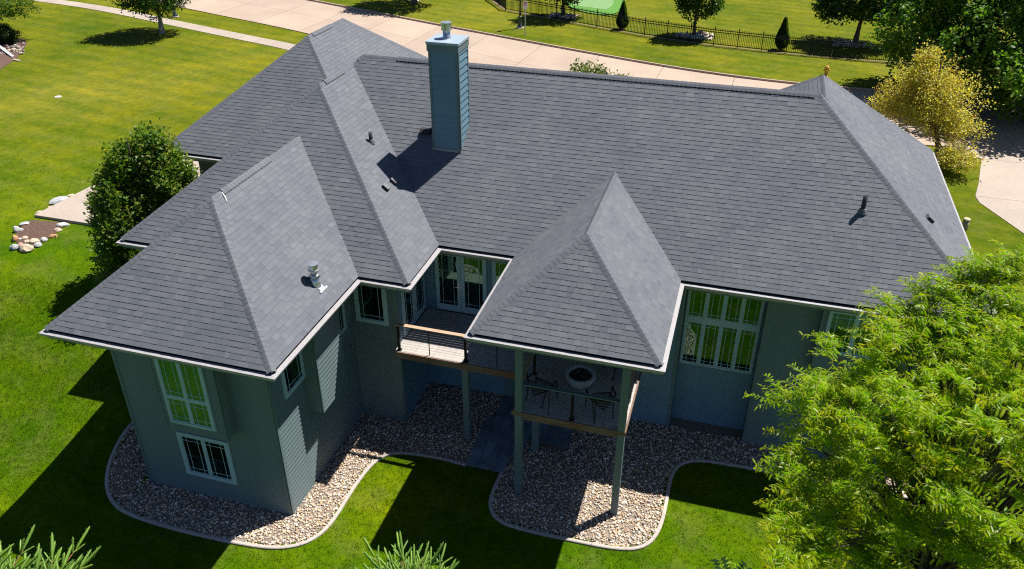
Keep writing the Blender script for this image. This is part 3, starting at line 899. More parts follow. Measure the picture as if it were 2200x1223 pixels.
# cantilevered boxes
def bay(x0, x1, y0, y1, z0, name='bay', m='siding'):
    b = MB().box((x0, y0, z0), (x1, y1, TOP - .003)).build(name, M['trim'], house)
    return b
def boards_on(parent, o, u, n, w, z0, z1, m='siding', expo=BOARD, board_name='siding_board', lap=.03):
    o = np.array((o[0], o[1], 0.0)); u = np.array((*u, 0.0)); n = np.array((*n, 0.0)); zv = np.array((0, 0, 1.0))
    k = 0
    while z0 + k * expo < z1 - .03:
        za, zb = z0 + k * expo, min(z0 + (k + 1) * expo + .012, z1)
        q = [o + u * .07 + zv * za, o + u * (w - .07) + zv * za]
        v = [q[0] + n * lap, q[1] + n * lap, q[1] + n * .003 + zv * (zb - za), q[0] + n * .003 + zv * (zb - za), q[0] - n * .003, q[1] - n * .003]
        MB().add(v, [(0, 1, 2, 3), (4, 5, 1, 0), (0, 3, 4), (1, 5, 2)]).build(board_name, M[m], parent)
        NB[0] += 1; k += 1
    for x in (0, w - .07):
        MB().frame_box(o, u, n, zv, (x, -.01, z0), (x + .07, .034, z1)).build('corner_board', M['trim'], parent)
b1 = bay(-10.47, -8.50, -6.55, -6.12, -3.10)
boards_on(b1, (-10.47, -6.55), *S_, 1.97, -3.10, TOP - .003)
b2 = bay(-7.25, -6.78, -4.48, -2.98, -3.36)
boards_on(b2, (-6.78, -4.48), *E_, 1.50, -3.36, TOP - .003)
b3 = bay(6.64, 8.50, .45, .84, -2.62)
boards_on(b3, (6.64, .45), *S_, 1.86, -2.62, TOP - .003)

def window(o, u, n, w, z0, z1, cols, splits=(), back='room', name='window', case=.085, inset=.13, doors=False, tint=None, top_h=True, blind=None, band=.035):
    """o = left end on the wall face, z0..z1 outer casing; splits = heights where the lights are divided"""
    o = np.array((o[0], o[1], 0.0)); u = np.array((*u, 0.0)); n = np.array((*n, 0.0)); zv = np.array((0, 0, 1.0))
    fb = lambda mb, a, b: mb.frame_box(o, u, n, zv, a, b)
    root = MB()
    fb(root, (.01, -.02, z0 + .01), (w - .01, .024, z1 - .01))
    R = root.build(name, M[back], house)
    fr = MB()
    fb(fr, (0, -.02, z0), (case, .058, z1)); fb(fr, (w - case, -.02, z0), (w, .058, z1))
    fb(fr, (case, -.02, z1 - case), (w - case, .053, z1)); fb(fr, (case, -.02, z0), (w - case, .062, z0 + case))
    rows = [z0 + case] + [s for s in splits] + [z1 - case]
    cw = (w - 2 * case) / cols
    for s in splits: fb(fr, (case, -.02, s - band), (w - case, .05, s + band))
    for c in range(1, cols): fb(fr, (case + c * cw - .035, -.02, z0 + case), (case + c * cw + .035, .048, z1 - case))
    fr.build('frame', M['casing'], R)
    for r in range(len(rows) - 1):
        a0 = rows[r] + (band if r else 0); a1 = rows[r + 1] - (band if r < len(rows) - 2 else 0)
        for c in range(cols):
            c0 = case + c * cw + (.035 if c else 0); c1 = case + (c + 1) * cw - (.035 if c < cols - 1 else 0)
            sash = MB(); s = .032
            fb(sash, (c0, .02, a0), (c0 + s, .042, a1)); fb(sash, (c1 - s, .02, a0), (c1, .042, a1))
            fb(sash, (c0 + s, .02, a0), (c1 - s, .041, a0 + s)); fb(sash, (c0 + s, .02, a1 - s), (c1 - s, .041, a1))
            sash.build('sash', M['casing'], R)
            if blind and r == len(rows) - 2:
                bl = MB(); fb(bl, (c0 + s, .0245, a1 - (a1 - a0) * blind), (c1 - s, .027, a1 - .02)); bl.build('blind', M['blind'], R)
            pn = MB()
            pn.add([o + u * x + n * .031 + zv * z for x, z in ((c0 + s, a0 + s), (c1 - s, a0 + s), (c1 - s, a1 - s), (c0 + s, a1 - s))], [(0, 1, 2, 3)])
            pn.build('pane', M['glass'], R)
            mu = MB(); iw = min(inset, (c1 - c0) * .22); ih = inset
            for x in (c0 + s + iw, c1 - s - iw): fb(mu, (x - .008, .029, a0 + s), (x + .008, .037, a1 - s))
            hs = [a0 + s + ih] + ([a1 - s - ih] if top_h else [])
            for z in hs: fb(mu, (c0 + s, .0285, z - .008), (c1 - s, .0365, z + .008))
            mu.build('muntin', M['casing'], R)
    return R
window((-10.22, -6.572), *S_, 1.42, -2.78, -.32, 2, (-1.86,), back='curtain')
window((-10.56, -6.150), *S_, 1.68, -5.18, -3.56, 2, case=.12)
window((-7.222, -5.56), *E_, 1.10, -2.13, -.75, 1, case=.11)
window((-7.222, -2.72), *E_, .84, -2.16, -.75, 1, case=.09)
window((-7.06, -1.350), *S_, 1.08, -2.16, -.55, 1, case=.11)
window((2.84, 1.420), *S_, 2.26, -3.66, -.32, 4, (-1.95,), case=.06, inset=.10, band=.10)
window((6.80, .428), *S_, 1.52, -1.76, -.30, 2, case=.07, blind=.42)
def door(o, u, n, w, z0, z1, leaf=True, handle=0):
    o = np.array((o[0], o[1], 0.0)); u = np.array((*u, 0.0)); n = np.array((*n, 0.0)); zv = np.array((0, 0, 1.0))
    fb = lambda mb, a, b: mb.frame_box(o, u, n, zv, a, b)
    D = fb(MB(), (.02, -.02, z0 + .02), (w - .02, .024, z1)).build('door', M['room'], house)
    st, bt = .125, .27
    f = MB()
    fb(f, (0, -.02, z0 + .03), (st, .05, z1)); fb(f, (w - st, -.02, z0 + .03), (w, .05, z1)); fb(f, (st, -.02, z0 + .03), (w - st, .048, z0 + bt)); fb(f, (st, -.02, z1 - .13), (w - st, .048, z1))
    f.build('door_frame', M['casing'], D)
    fb(MB(), (-.01, -.02, z0), (w + .01, .07, z0 + .028)).build('threshold', M['black'], D)
    MB().add([o + u * x + n * .034 + zv * z for x, z in ((st, z0 + bt), (w - st, z0 + bt), (w - st, z1 - .13), (st, z1 - .13))], [(0, 1, 2, 3)]).build('pane', M['glass'], D)
    mu = MB()
    for x in (st + .12, w - st - .12): fb(mu, (x - .008, .031, z0 + bt), (x + .008, .040, z1 - .13))
    for z in (z0 + bt + .12, z1 - .25): fb(mu, (st, .0305, z - .008), (w - st, .0395, z + .008))
    mu.build('muntin', M['casing'], D)
    if handle:
        x = w - .06 if handle > 0 else .06
        h = MB(); fb(h, (x - .02, .05, z0 + .92), (x + .02, .06, z0 + 1.14)); fb(h, (x - .012 - (.1 if handle > 0 else 0), .075, z0 + 1.0), (x + .012 + (.1 if handle < 0 else 0), .09, z0 + 1.025)); fb(h, (x - .012, .058, z0 + 1.0), (x + .012, .08, z0 + 1.025))
        h.build('handle', M['metal'], D)
DZ = -2.80
door((-5.25, .908), *S_, .87, DZ, -.42, handle=1)
door((-4.37, .908), *S_, .87, DZ, -.42)
door((-3.30, .908), *S_, .87, DZ, -.42, handle=-1)
door((-5.668, -.98), *E_, .86, DZ, -.42)
door((-5.668, -.06), *E_, .88, DZ, -.42, handle=1)
# basement door and outlet box under the deck
Dd = MB().box((-2.86, .86, GZ + .06), (-1.95, .93, GZ + 2.1)).build('door', M['trim'], house)
MB().box((-2.78, .852, GZ + 1.1), (-2.03, .862, GZ + 2.0)).build('pane', M['glass'], Dd)
MB().box((-2.0, .80, GZ + 1.0), (-1.98, .86, GZ + 1.12)).build('handle', M['metal'], Dd)
MB().box((-3.62, .87, -4.62), (-3.50, .925, -4.45)).build('outlet_box', M['trim'], house)
# chimney
def chimney():
    x0, x1, y0, y1, zt = -5.84, -4.90, 2.67, 3.57, 5.52
    C = MB().box((x0, y0, 1.6), (x1, y1, zt)).build('chimney', M['trim'], house)
    z = 1.95
    for (o, u, n, w) in (((x0, y0), *S_, x1 - x0), ((x1, y0), *E_, y1 - y0)):
        boards_on(C, o, u, n, w, 1.86, zt - .02, 'siding_light', .212, lap=.032)
    MB().box((x0 - .04, y0 - .04, zt - .19), (x1 + .04, y1 + .04, zt + .03)).build('frieze', M['siding'], C)
    cap = MB().box((x0 - .06, y0 - .06, zt + .031), (x1 + .06, y1 + .06, zt + .105))
    cap.build('chimney_cap', M['metal_paint'], C)
    MB().box((x0 - .03, y0 - .03, p * (y0 - .03) - .02), (x1 + .03, y0 - .002, p * y0 + .06)).build('flashing', M['gutter_top'], C)
    cx, cy, z0 = -5.42, 3.18, zt + .105
    MB().lathe((cx, cy, z0), [(.15, 0), (.15, .02), (.115, .05), (.115, .24)], 18).build('flue_pipe', M['metal'], C, True)
    ft = MB().lathe((cx, cy, z0), [(.115, .24), (.165, .25), (.165, .27), (.15, .272), (.15, .27)], 20)
    for k in range(20):
        t0 = 2 * math.pi * k / 20; t1 = t0 + (2 * math.pi / 20) * (1 if k % 5 else .0)
        if k % 5: ft.add([(cx + .155 * math.cos(t), cy + .155 * math.sin(t), z0 + h) for t, h in ((t0, .26), (t1, .26), (t1, .45), (t0, .45))], [(0, 1, 2, 3)])
    ft.lathe((cx, cy, z0), [(.168, .45), (.168, .475), (.001, .492)], 20)
    ft.lathe((cx, cy, z0), [(.10, .24), (.10, .45)], 12)
    ft.build('flue_cap', M['metal'], C)
chimney()
# vents on the roof
def flue():
    q = np.array((-6.90, -3.72, p * (xLE + 6.90)))
    V = MB()
    n = np.array((p, 0, 1)) / SL; s = np.array((-1, 0, p)) / SL; e = np.array((0, 1, 0))
    V.frame_box(q, e, s, n, (-.11, -.26, .015), (.11, .18, .026)); V.frame_box(q, e, s, n, (-.19, -.30, .015), (.19, -.24, .04))
    R = V.build('roof_flue', M['metal'], house)
    c = q + np.array((0, 0, 0))
    MB().lathe(c, [(.15, -.1), (.15, .06), (.115, .25)], 18).build('flue_base', M['metal'], R, True)
    MB().lathe(c, [(.115, .25), (.165, .245), (.10, .31)], 18).build('storm_collar', M['metal'], R, True)
    MB().lathe(c, [(.095, .3), (.095, .45)], 16).build('flue_pipe', M['metal'], R, True)
    k = MB().lathe(c, [(.14, .44), (.155, .44), (.155, .46), (.14, .462), (.135, .462), (.135, .62), (.155, .62), (.16, .64), (.001, .655)], 18)
    k.build('flue_cap', M['metal'], R)
flue()
def pipe(q, h, r=.055):
    q = np.array(q, float)
    R = MB().lathe(q, [(r * 2.1, -.04), (r * 1.4, .09), (r * 1.2, .1)], 14).build('vent_pipe', M['vent_top'], house)
    MB().lathe(q, [(r, -.05), (r, h), (r * .8, h), (r * .8, h - .1)], 14).build('pipe', M['rubber'], R, True)
pipe((-7.69, 1.98, 2.44), .34, .06)
pipe((7.30, 2.34, 1.89), .50, .065)
def boxvent(x, y, z, orient, w=.24, side=False, m='vent_top'):
    e, s = DIRS[orient]; e = np.array(e, float); s = np.array(s, float) / SL; n = np.cross(e, s)
    if side: e, s = -s, e
    o = np.array((x, y, z))
    pr = [(-.12, .01), (-.12, .10), (.02, .12), (.15, .012)]
    v = [o + e * a + s * b + n * h for a in (-w / 2, w / 2) for b, h in pr]
    R = MB().add(v, [(0, 1, 2, 3), (7, 6, 5, 4), (1, 5, 6, 2), (2, 6, 7, 3)]).build('box_vent', M[m], house)
    MB().frame_box(o, e, s, n, (-w / 2 + .01, -.114, .012), (w / 2 - .01, -.105, .095)).build('vent_mouth', M['rubber'], R)
boxvent(-6.61, 1.11, 1.575, 'E', .22, True); boxvent(-6.64, .57, 1.60, 'E', .22, True)
boxvent(9.30, 3.41, 1.41, 'E', .24, True); boxvent(-6.26, 3.14, 2.53, 'S', .34, False, 'rubber')
# deck, posts and railing
def deck():
    D = MB()
    D.box((-5.6, -1.70, DZ - .26), (-1.34, .89, DZ - .03)); D.box((-1.33, -3.38, DZ - .26), (1.80, .89, DZ - .031))
    Dk = D.build('deck', M['hide'], house)
    rnd = random.Random(5)
    def tiles(x0, x1, y0, y1):
        nx = int(round((x1 - x0) / .62)); tw = (x1 - x0) / nx; y = y0
        while y < y1 - .02:
            ye = min(y + .15, y1)
            for k in range(nx):
                mb = MB(); mb.tone = rnd.random()
                mb.box((x0 + k * tw + .004, y + .003, DZ - .028), (x0 + (k + 1) * tw - .004, ye - .003, DZ)); mb.build('deck_board', M['deck'], Dk)
            y = ye
    tiles(-5.66, -1.34, -1.75, .89); tiles(-1.335, 1.82, -3.45, .89)
    rim = MB()
    for (a, b, y) in ((-5.66, -1.34, -1.79), (-1.375, 1.86, -3.49)):
        rim.box((a, y, DZ - .13), (b, y + .035, DZ - .003)); rim.box((a + .06, y + .05, DZ - .27), (b - .06, y + .1, DZ - .131))
    rim.box((1.825, -3.452, DZ - .13), (1.86, .89, DZ - .003)); rim.box((-1.375, -3.452, DZ - .13), (-1.34, -1.795, DZ - .003))
    rim.build('rim_board', M['timber'], Dk)
    return Dk
deck()
for x, y, zt in ((-1.18, -3.38, TOP), (1.73, -3.38, TOP), (-3.43, -1.50, DZ - .26), (-1.16, -1.48, DZ - .26)):
    Pq = MB().box((x - .10, y - .10, GZ + .01), (x + .10, y + .10, zt)).build('porch_post', M['siding'], house)
def railing():
    R = MB().box((-5.60, -1.70, DZ + .90), (-5.52, -1.62, DZ + .905)).build('railing', M['black'], house)
    def post(x, y):
        pb = MB(); pb.box((x - .035, y - .035, DZ), (x + .035, y + .035, DZ + .93)); pb.box((x - .07, y - .07, DZ), (x + .07, y + .07, DZ + .02)); pb.build('railing_post', M['black'], R)
    def run(a, b, thin=(), cap='rail'):
        a = Vector((*a, 0)); b = Vector((*b, 0)); d = (b - a).normalized(); up = Vector((0, 0, 1)); s = Vector((-d.y, d.x, 0)); L = (b - a).length
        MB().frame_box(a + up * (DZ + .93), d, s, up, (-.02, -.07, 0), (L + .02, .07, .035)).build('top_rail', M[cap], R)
        MB().frame_box(a + up * (DZ + .90), d, s, up, (0, -.02, 0), (L, .02, .0295)).build('rail_bar', M['black'], R)
        for t in thin:
            q = a + d * t; MB().box((q.x - .012, q.y - .012, DZ), (q.x + .012, q.y + .012, DZ + .9)).build('baluster', M['black'], R)
        cb = MB()
        for k in range(9):
            z = DZ + .09 + k * .088; cb.tube([(a.x, a.y, z), (b.x, b.y, z)], .0035, 4)
        cb.build('cable', M['cable'], R)
    for q in ((-5.54, -1.66), (-3.36, -1.66), (.33, -3.37), (-1.20, -1.66), (1.74, -1.2)): post(*q)
    run((-5.62, -1.66), (-1.22, -1.66), (1.08, 3.25))
    run((-1.08, -3.37), (1.63, -3.37), (.75, 2.05), 'trim')  # same timber as the other rails; trim grey paints in its shade
    run((1.76, -3.28), (1.76, .85), (1.1, 3.1)); run((-1.20, -3.28), (-1.20, -1.74), (.8,))
railing()
print('siding boards', NB[0])
# ------------------------------------------------------------------ things on the deck
def fire_bowl():
    c = (0.22, -1.78, DZ)
    T = thing('fire_bowl', c, 'round grey concrete fire bowl on the covered deck', 'fire bowl')
    MB().lathe(c, [(.20, .004), (.26, .02), (.36, .14), (.43, .28), (.455, .38), (.445, .41), (.36, .41), (.345, .39), (.33, .33), (.001, .33)], 36).build('bowl', M['bowl'], T, True)
    P = np.stack([RNG.uniform(-.33, .33, 420), RNG.uniform(-.33, .33, 420)], 1); P = P[(P ** 2).sum(1) < .1]
    P = np.concatenate([P, RNG.uniform(.325, .36, (len(P), 1))], 1) + np.array((c[0], c[1], c[2])) - BASE[T.name]
    o = obj('lava_rock', stones('lava_rock', P, .02, [(.03, .028, .03), (.015, .014, .015), (.06, .05, .05)], ''), T, M['ember']); o['kind'] = 'stuff'
fire_bowl()
def lounge_chair():
    """low chair with a triangular strap seat, tall arms and four thin legs; faces +y"""
    T = thing('lounge_chair', (0, 0, 0), 'chair', 'chair')
    B, Fr, Fl = Vector((0, -.34, .30)), Vector((.36, .26, .42)), Vector((-.36, .26, .42))
    TR, TL = Vector((.37, -.16, .66)), Vector((-.37, -.16, .66))
    f = MB()
    f.tube([Fl, Vector((0, .30, .41)), Fr], .018, 6); f.tube([Fr, B, Fl], .018, 6); f.tube([TL, Vector((0, -.42, .70)), TR], .018, 6)
    f.tube([TL, B, TR], .015, 6)
    f.build('frame', M['black'], T)
    for s in (-1, 1):
        MB().tube([(s * .36, .26, .42), (s * .37, .22, .66), (s * .37, -.16, .66)], .022, 6).build('arm', M['black'], T)
        MB().tube([(s * .36, .26, .42), (s * .35, .30, .0)], .019, 6).build('leg', M['black'], T)
        MB().tube([(s * .30, -.18, .55), (s * .26, -.36, .0)], .019, 6).build('leg', M['black'], T)
    for k in range(9):
        t = (k + .7) / 9.8
        a = Fl.lerp(B, t); b = Fr.lerp(B, t)
        MB().bar(a, b, .040, .008, up=(0, .3, 1)).build('strap', M['strap'], T)
    for k in range(8):
        t = (k + .5) / 9
        a = TL.lerp(B, t); b = TR.lerp(B, t)
        MB().bar(a, b, .008, .034, up=(0, .25, 1)).build('strap', M['strap'], T)
    return T
def copy_tree(o, parent=None):
    c = o.copy(); COL.objects.link(c)
    if parent is not None:
        c.parent = parent
    for ch in list(o.children): copy_tree(ch, c)
    return c
ch0 = lounge_chair()
for k, (x, y, rz, lab) in enumerate([(-.72, -2.72, -.35, 'black strap lounge chair behind the deck railing beside the green corner post nearest the steps'),
                                     (1.02, -2.80, .45, 'black strap lounge chair at the outer right corner of the deck'),
                                     (1.15, -.85, 2.2, 'black strap lounge chair on the house side of the fire bowl')]):
    c = ch0 if k == 0 else copy_tree(ch0)
    c.location = (x, y, DZ); c.rotation_euler = (0, 0, rz)
    c['label'] = lab; c['group'] = 'lounge chairs round the fire bowl'

# ------------------------------------------------------------------ mulch bed and boulders at the patio corner
import bmesh
from mathutils import noise as mnoise
def boulder_mesh(seed, sx, sy, sz):
    bm = bmesh.new(); bmesh.ops.create_icosphere(bm, subdivisions=2, radius=1)
    for v in bm.verts:
        c = v.co * 1.1 + Vector((seed * 3.1, seed * 1.7, 0))
        d = mnoise.noise(c) * .32 + mnoise.noise(c * 2.3) * .14
        v.co *= 1 + d
        v.co.x *= sx; v.co.y *= sy; v.co.z *= sz
    me = bpy.data.meshes.new('boulder'); bm.to_mesh(me); bm.free()
    return me
def flat_bed(name, pix, dz, m, label):
    P = [ground(u, v) for u, v in pix]
    P = [(q[0], q[1], hz(q[0], q[1]) + dz) for q in P]
    c = np.mean(P, 0); c[2] = hz(c[0], c[1]) + dz + .03
    mb = MB(); n = len(P); mb.add(P + [tuple(c)] + [(q[0], q[1], q[2] - .1) for q in P], [(i, (i + 1) % n, n) for i in range(n)] + [(i, n + 1 + i, n + 1 + (i + 1) % n, (i + 1) % n) for i in range(n)])
    o = mb.build(name, m)
    me = o.data; bmm = bmesh.new(); bmm.from_mesh(me); bmesh.ops.recalc_face_normals(bmm, faces=bmm.faces); bmm.to_mesh(me); bmm.free()
    return struct(o, label=label)
flat_bed('mulch_bed', [(67, 474), (50, 485), (37, 499), (33, 515), (40, 528), (60, 532), (86, 523), (107, 511), (124, 498), (138, 486), (148, 480)], .03, M['mulch'], 'brown bark mulch bed at the patio corner')
BOULD = [(32.5, 534, 15, 1.0, .85, 'b_grey', 'large grey boulder at the lower left corner of the mulch bed'),
         (56, 537, 31, .6, .5, 'b_tan', 'broad flat tan boulder at the bottom of the mulch bed'),
         (82, 529, 17, .7, .6, 'b_grey', 'smooth blue grey boulder right of the broad flat tan one'),
         (75, 521, 19, .8, .6, 'b_tan', 'rounded tan boulder above the smooth blue grey one'),
         (95, 517, 14, .8, .7, 'b_white', 'pale blocky boulder midway along the lower edge of the mulch'),
         (115, 509, 17, .5, .45, 'b_orange', 'long peach coloured boulder on the grass side of the mulch'),
         (125, 496, 16, .6, .5, 'b_tan', 'tan and grey boulder next to the white one by the patio'),
         (136, 486, 24, .45, .45, 'b_white', 'long white boulder touching the patio edge'),
         (37, 497, 11, 1.0, 1.5, 'b_white', 'upright white boulder on the left edge of the mulch bed'),
         (45.5, 496, 12, .7, .6, 'b_grey', 'small grey boulder behind the upright white one'),
         (53, 483, 19, .4, .4, 'b_grey', 'long low grey boulder on the upper left of the mulch bed'),
         (34, 516, 12, .9, 1.3, 'b_orange', 'rusty orange boulder standing on the left of the mulch bed'),
         (54, 513, 14, .7, .5, 'b_tan', 'pale tan boulder lying in the mulch beside the orange one'),
         (58.5, 520, 12, .7, .5, 'b_tan', 'small cream boulder between the two larger tan ones'),
         (45, 526, 9, .8, .7, 'b_pink', 'small pink boulder above the broad flat tan one'),
         (44, 515, 7, .9, .7, 'b_white', 'tiny whitish boulder beside the rusty orange one'),
         (107, 446, 7, .8, .5, 'b_tan', 'small tan stone on the lawn edge of the patio'),
         (84, 456, 12, .5, .3, 'b_tan', 'flat tan stone nearest the patio corner on its lawn edge'),
         (129, 433, 36, .25, .35, 'b_grey', 'long grey stone lying along the lawn edge of the patio'),
         (152, 423, 16, .5, .5, 'b_tan', 'rounded tan stone behind the long grey one by the patio')]
for k, (u, v, wpx, sy, sz, m, lab) in enumerate(BOULD):
    q = ground(u, v); d = np.linalg.norm(q - CAM); s = wpx * d / FPX / 2 * 1.0
    me = boulder_mesh(k + 1, s, s * max(sy, .55) * 1.1, s * sz)
    o = obj('boulder', me, None, M[m]); o.location = (q[0], q[1], hz(q[0], q[1]) + s * sz * .35)
    if k == 18: o.rotation_euler = (0, 0, 1.0)
    elif sy < .6: o.rotation_euler = (0, 0, .5 if k in (5, 7) else .9)
    put(o, lab, 'boulder', 'boulders edging the mulch bed and patio')
# lawn odds and ends
put(MB().tube([(-9.60, -3.36, 2.775), (-9.49, -3.43, 2.70), (-9.38, -3.52, 2.60)], [.012, .016, .010], 5).build('twig', M['white']), 'pale stick lying on the left wing roof just below its ridge', 'twig')
q = ground(125, 209)
put(MB().lathe((q[0], q[1], q[2]), [(.20, 0), (.20, .03), (.18, .045), (.001, .05)], 20).build('sewer_lid', M['b_white']), 'small round white cleanout lid set in the front lawn', 'lid')
q = ground(328, 39)
put(MB().box((q[0] - .35, q[1] - .22, UZ + .03), (q[0] + .35, q[1] + .22, UZ + .045)).build('utility_cover', M['rubber']), 'dark flat utility cover in the curved sidewalk', 'cover')
q = tuple(ground(2071, 493))
T = thing('utility_pedestal', q, 'tan utility pedestal standing on the grass beside the driveway', 'pedestal')
MB().lathe(q, [(.13, 0), (.13, .40)], 14).build('housing', M['pedestal'], T, True)
MB().lathe(q, [(.145, .40), (.145, .47), (.12, .5), (.001, .51)], 14).build('cap', M['pedestal'], T)
# shrub bed in the far corner of the lawn
flat_bed('mulch_bed', [(-30, 70), (20, 84), (52, 84), (58, 95), (40, 122), (22, 136), (-8, 155), (-60, 150)], .03, M['mulch'], 'stony mulch bed below the shrub in the lawn corner')
P = np.array([ground(RNG.uniform(-20, 52), RNG.uniform(92, 118)) for _ in range(130)]); P[:, 2] += .05
put(obj('rocks', stones('rocks', P, .085, [(.27, .21, .17), (.34, .29, .24), (.18, .16, .15)], ''), None, M['stone']), 'loose limestone rocks scattered in the shrub bed', 'rocks', kind='stuff')
a, b = ground(-6, 104), ground(29, 125)
a[2] += .32; b[2] += .08
put(MB().bar(a, b, .16, .09).build('downspout_extension', M['white']), 'white downspout extension sloping across the shrub bed', 'downspout')
a, b = ground(29, 129), ground(43, 132)
put(MB().bar(a + np.array((0, 0, .04)), b + np.array((0, 0, .04)), .2, .05).build('plank', M['walk']), 'short grey plank lying at the edge of the shrub bed', 'plank')
# ------------------------------------------------------------------ across the street
FENCE = np.array([(-19.4, 50.2), (-16.35, 45.75), (-10, 43.1), (-4.2, 40.85), (0.9, 39.55), (5.84, 38.85), (10.5, 38.6), (24, 39.2)], float)
fz = lambda x, y: hz(x, y)
strip = resample(FENCE, .6)
mb = MB(); a = offset_line(strip, .07); b = offset_line(strip, -.15)
for k in range(len(strip) - 1):
    mb.add([(*a[k], fz(*a[k]) + .012), (*a[k + 1], fz(*a[k + 1]) + .012), (*b[k + 1], fz(*b[k + 1]) + .012), (*b[k], fz(*b[k]) + .012)], [(0, 3, 2, 1)])
struct(mb.build('path', plain('dry_soil', (.22, .17, .09), .95, 0, .3, 5)), label='strip of dry soil under the black fence')
def fence():
    T = thing('picket_fence', (0, 40, UZ), 'black metal picket fence along the lawn across the street', 'fence')
    seg = []
    for k in range(len(FENCE) - 1):
        q = resample(FENCE[k:k + 2], 1.83); seg += list(q[:-1] if k < len(FENCE) - 2 else q)
    pk = MB()
    for k in range(len(seg)):
        x, y = seg[k]; z = fz(x, y)
        pm = MB(); pm.box((x - .032, y - .032, z), (x + .032, y + .032, z + 1.28)); pm.box((x - .04, y - .04, z + 1.28), (x + .04, y + .04, z + 1.31)); pm.build('fence_post', M['black'], T)
        if k == len(seg) - 1: break
        x1, y1 = seg[k + 1]; z1 = fz(x1, y1)
        for h in (.12, .93, 1.08):
            MB().bar((x, y, z + h), (x1, y1, z1 + h), .035, .05).build('fence_rail', M['black'], T)
        L = math.hypot(x1 - x, y1 - y); n = max(2, int(L / .118))
        for i in range(1, n):
            t = i / n; px, py, pz_ = x + (x1 - x) * t, y + (y1 - y) * t, z + (z1 - z) * t
            pk.box((px - .014, py - .014, pz_ + .06), (px + .014, py + .014, pz_ + 1.2))
    pk.build('pickets', M['black'], T)['kind'] = 'stuff'
fence()
def lamp_post(x, y, lab):
    z = hz(x, y)
    T = thing('lamp_post', (x, y, z), lab, 'lamp post', 'street lamps along the sidewalks')
    MB().lathe((x, y, z), [(.30, -.05), (.30, .06), (.27, .08)], 20).build('footing', M['walk'], T)
    MB().lathe((x, y, z), [(.20, .08), (.20, .16), (.15, .22), (.12, .5), (.105, .75), (.13, .78), (.13, .86), (.075, .92)], 16).build('base', M['lamp'], T, True)
    MB().lathe((x, y, z), [(.075, .9), (.055, 2.9), (.09, 2.95), (.09, 3.0)], 14).build('pole', M['lamp'], T, True)
    MB().lathe((x, y, z), [(.10, 3.0), (.17, 3.38), (.16, 3.4)], 8).build('lantern', M['lantern'], T)
    MB().lathe((x, y, z), [(.20, 3.40), (.12, 3.55), (.03, 3.6), (.001, 3.7)], 8).build('lantern_cap', M['lamp'], T)
q = ground(1117, 61); lamp_post(q[0], q[1], 'dark lamp post on the grass across the street beside the no parking sign')
q = ground(377, 37); lamp_post(q[0], q[1], 'dark lamp post half hidden behind the lawn tree by the curved sidewalk')
def no_parking():
    q = ground(1128, 76); x, y, z = q
    T = thing('no_parking_sign', q, 'white no parking sign on a thin steel post beside the street', 'sign')
    MB().box((x - .03, y - .02, z), (x + .03, y + .02, z + 2.45)).build('post', M['sign_post'], T)
    w, h, zb = .165, .26, 2.17
    y0 = y - .035
    fc = lambda pts, off: [(x + a, y0 - off, z + zb + b) for a, b in pts]
    MB().box((x - w, y0, z + zb - h), (x + w, y0 + .006, z + zb + h)).build('plate', M['white'], T)
    S = MB()
    def quad(pts, off): S.add(fc(pts, off), [tuple(range(len(pts)))])
    k = .006
    quad([(-.045, -.03), (-.012, -.03), (-.012, .20), (-.045, .20)], k)
    for pts in ([(-.012, .165), (.03, .165), (.05, .2), (-.012, .2)], [(.03, .165), (.036, .13), (.07, .13), (.05, .2)], [(-.012, .06), (.05, .06), (.03, .095), (-.012, .095)], [(.036, .13), (.03, .095), (.05, .06), (.07, .13)]): quad(pts, k)
    S.build('letter', M['black'], T)
    rg = MB(); n = 24
    for i in range(n):
        t0, t1 = 2 * math.pi * i / n, 2 * math.pi * (i + 1) / n
        rg.add(fc([(r * math.cos(t), .085 + r * math.sin(t)) for r, t in ((.145, t0), (.145, t1), (.118, t1), (.118, t0))], .009), [(0, 1, 2, 3)])
    rg.add(fc([(-.10, .17), (-.085, .185), (.10, 0.0), (.085, -.015)], .0095), [(3, 2, 1, 0)])
    rg.add(fc([(-.10, -.13), (.10, -.13), (.10, -.155), (-.10, -.155)], .009), [(3, 2, 1, 0)])
    for s in (-1, 1): rg.add(fc([(s * .10, -.11), (s * .14, -.1425), (s * .10, -.175)], .0092), [(0, 1, 2)])
    rg.build('symbol', M['red'], T)
no_parking()
def hydrant():
    q = ground(1773, 166); x, y, z = q
    T = thing('fire_hydrant', q, 'yellow fire hydrant on the grass just beyond the roof ridge', 'fire hydrant')
    MB().lathe(q, [(.16, 0), (.16, .06), (.11, .08), (.105, .52), (.15, .54), (.15, .6), (.12, .66), (.06, .74), (.001, .76)], 16).build('barrel', M['yellow'], T, True)
    MB().lathe((x, y, z + .75), [(.03, 0), (.03, .06)], 6).build('operating_nut', M['yellow'], T)
    for s in (-1, 1): MB().lathe((x, y, z + .45), [(.055, .09), (.06, .2), (.035, .22), (.035, .25)], 10, axis=(s, 0, 0)).build('nozzle', M['yellow'], T)
    MB().lathe((x, y, z + .42), [(.07, .09), (.08, .19), (.04, .22)], 10, axis=(0, -1, 0)).build('nozzle', M['yellow'], T)
    MB().tube([(x + .08, y, z + .7), (x + .12, y, z + 1.7)], .006, 5).build('marker_rod', M['cable'], T)
hydrant()
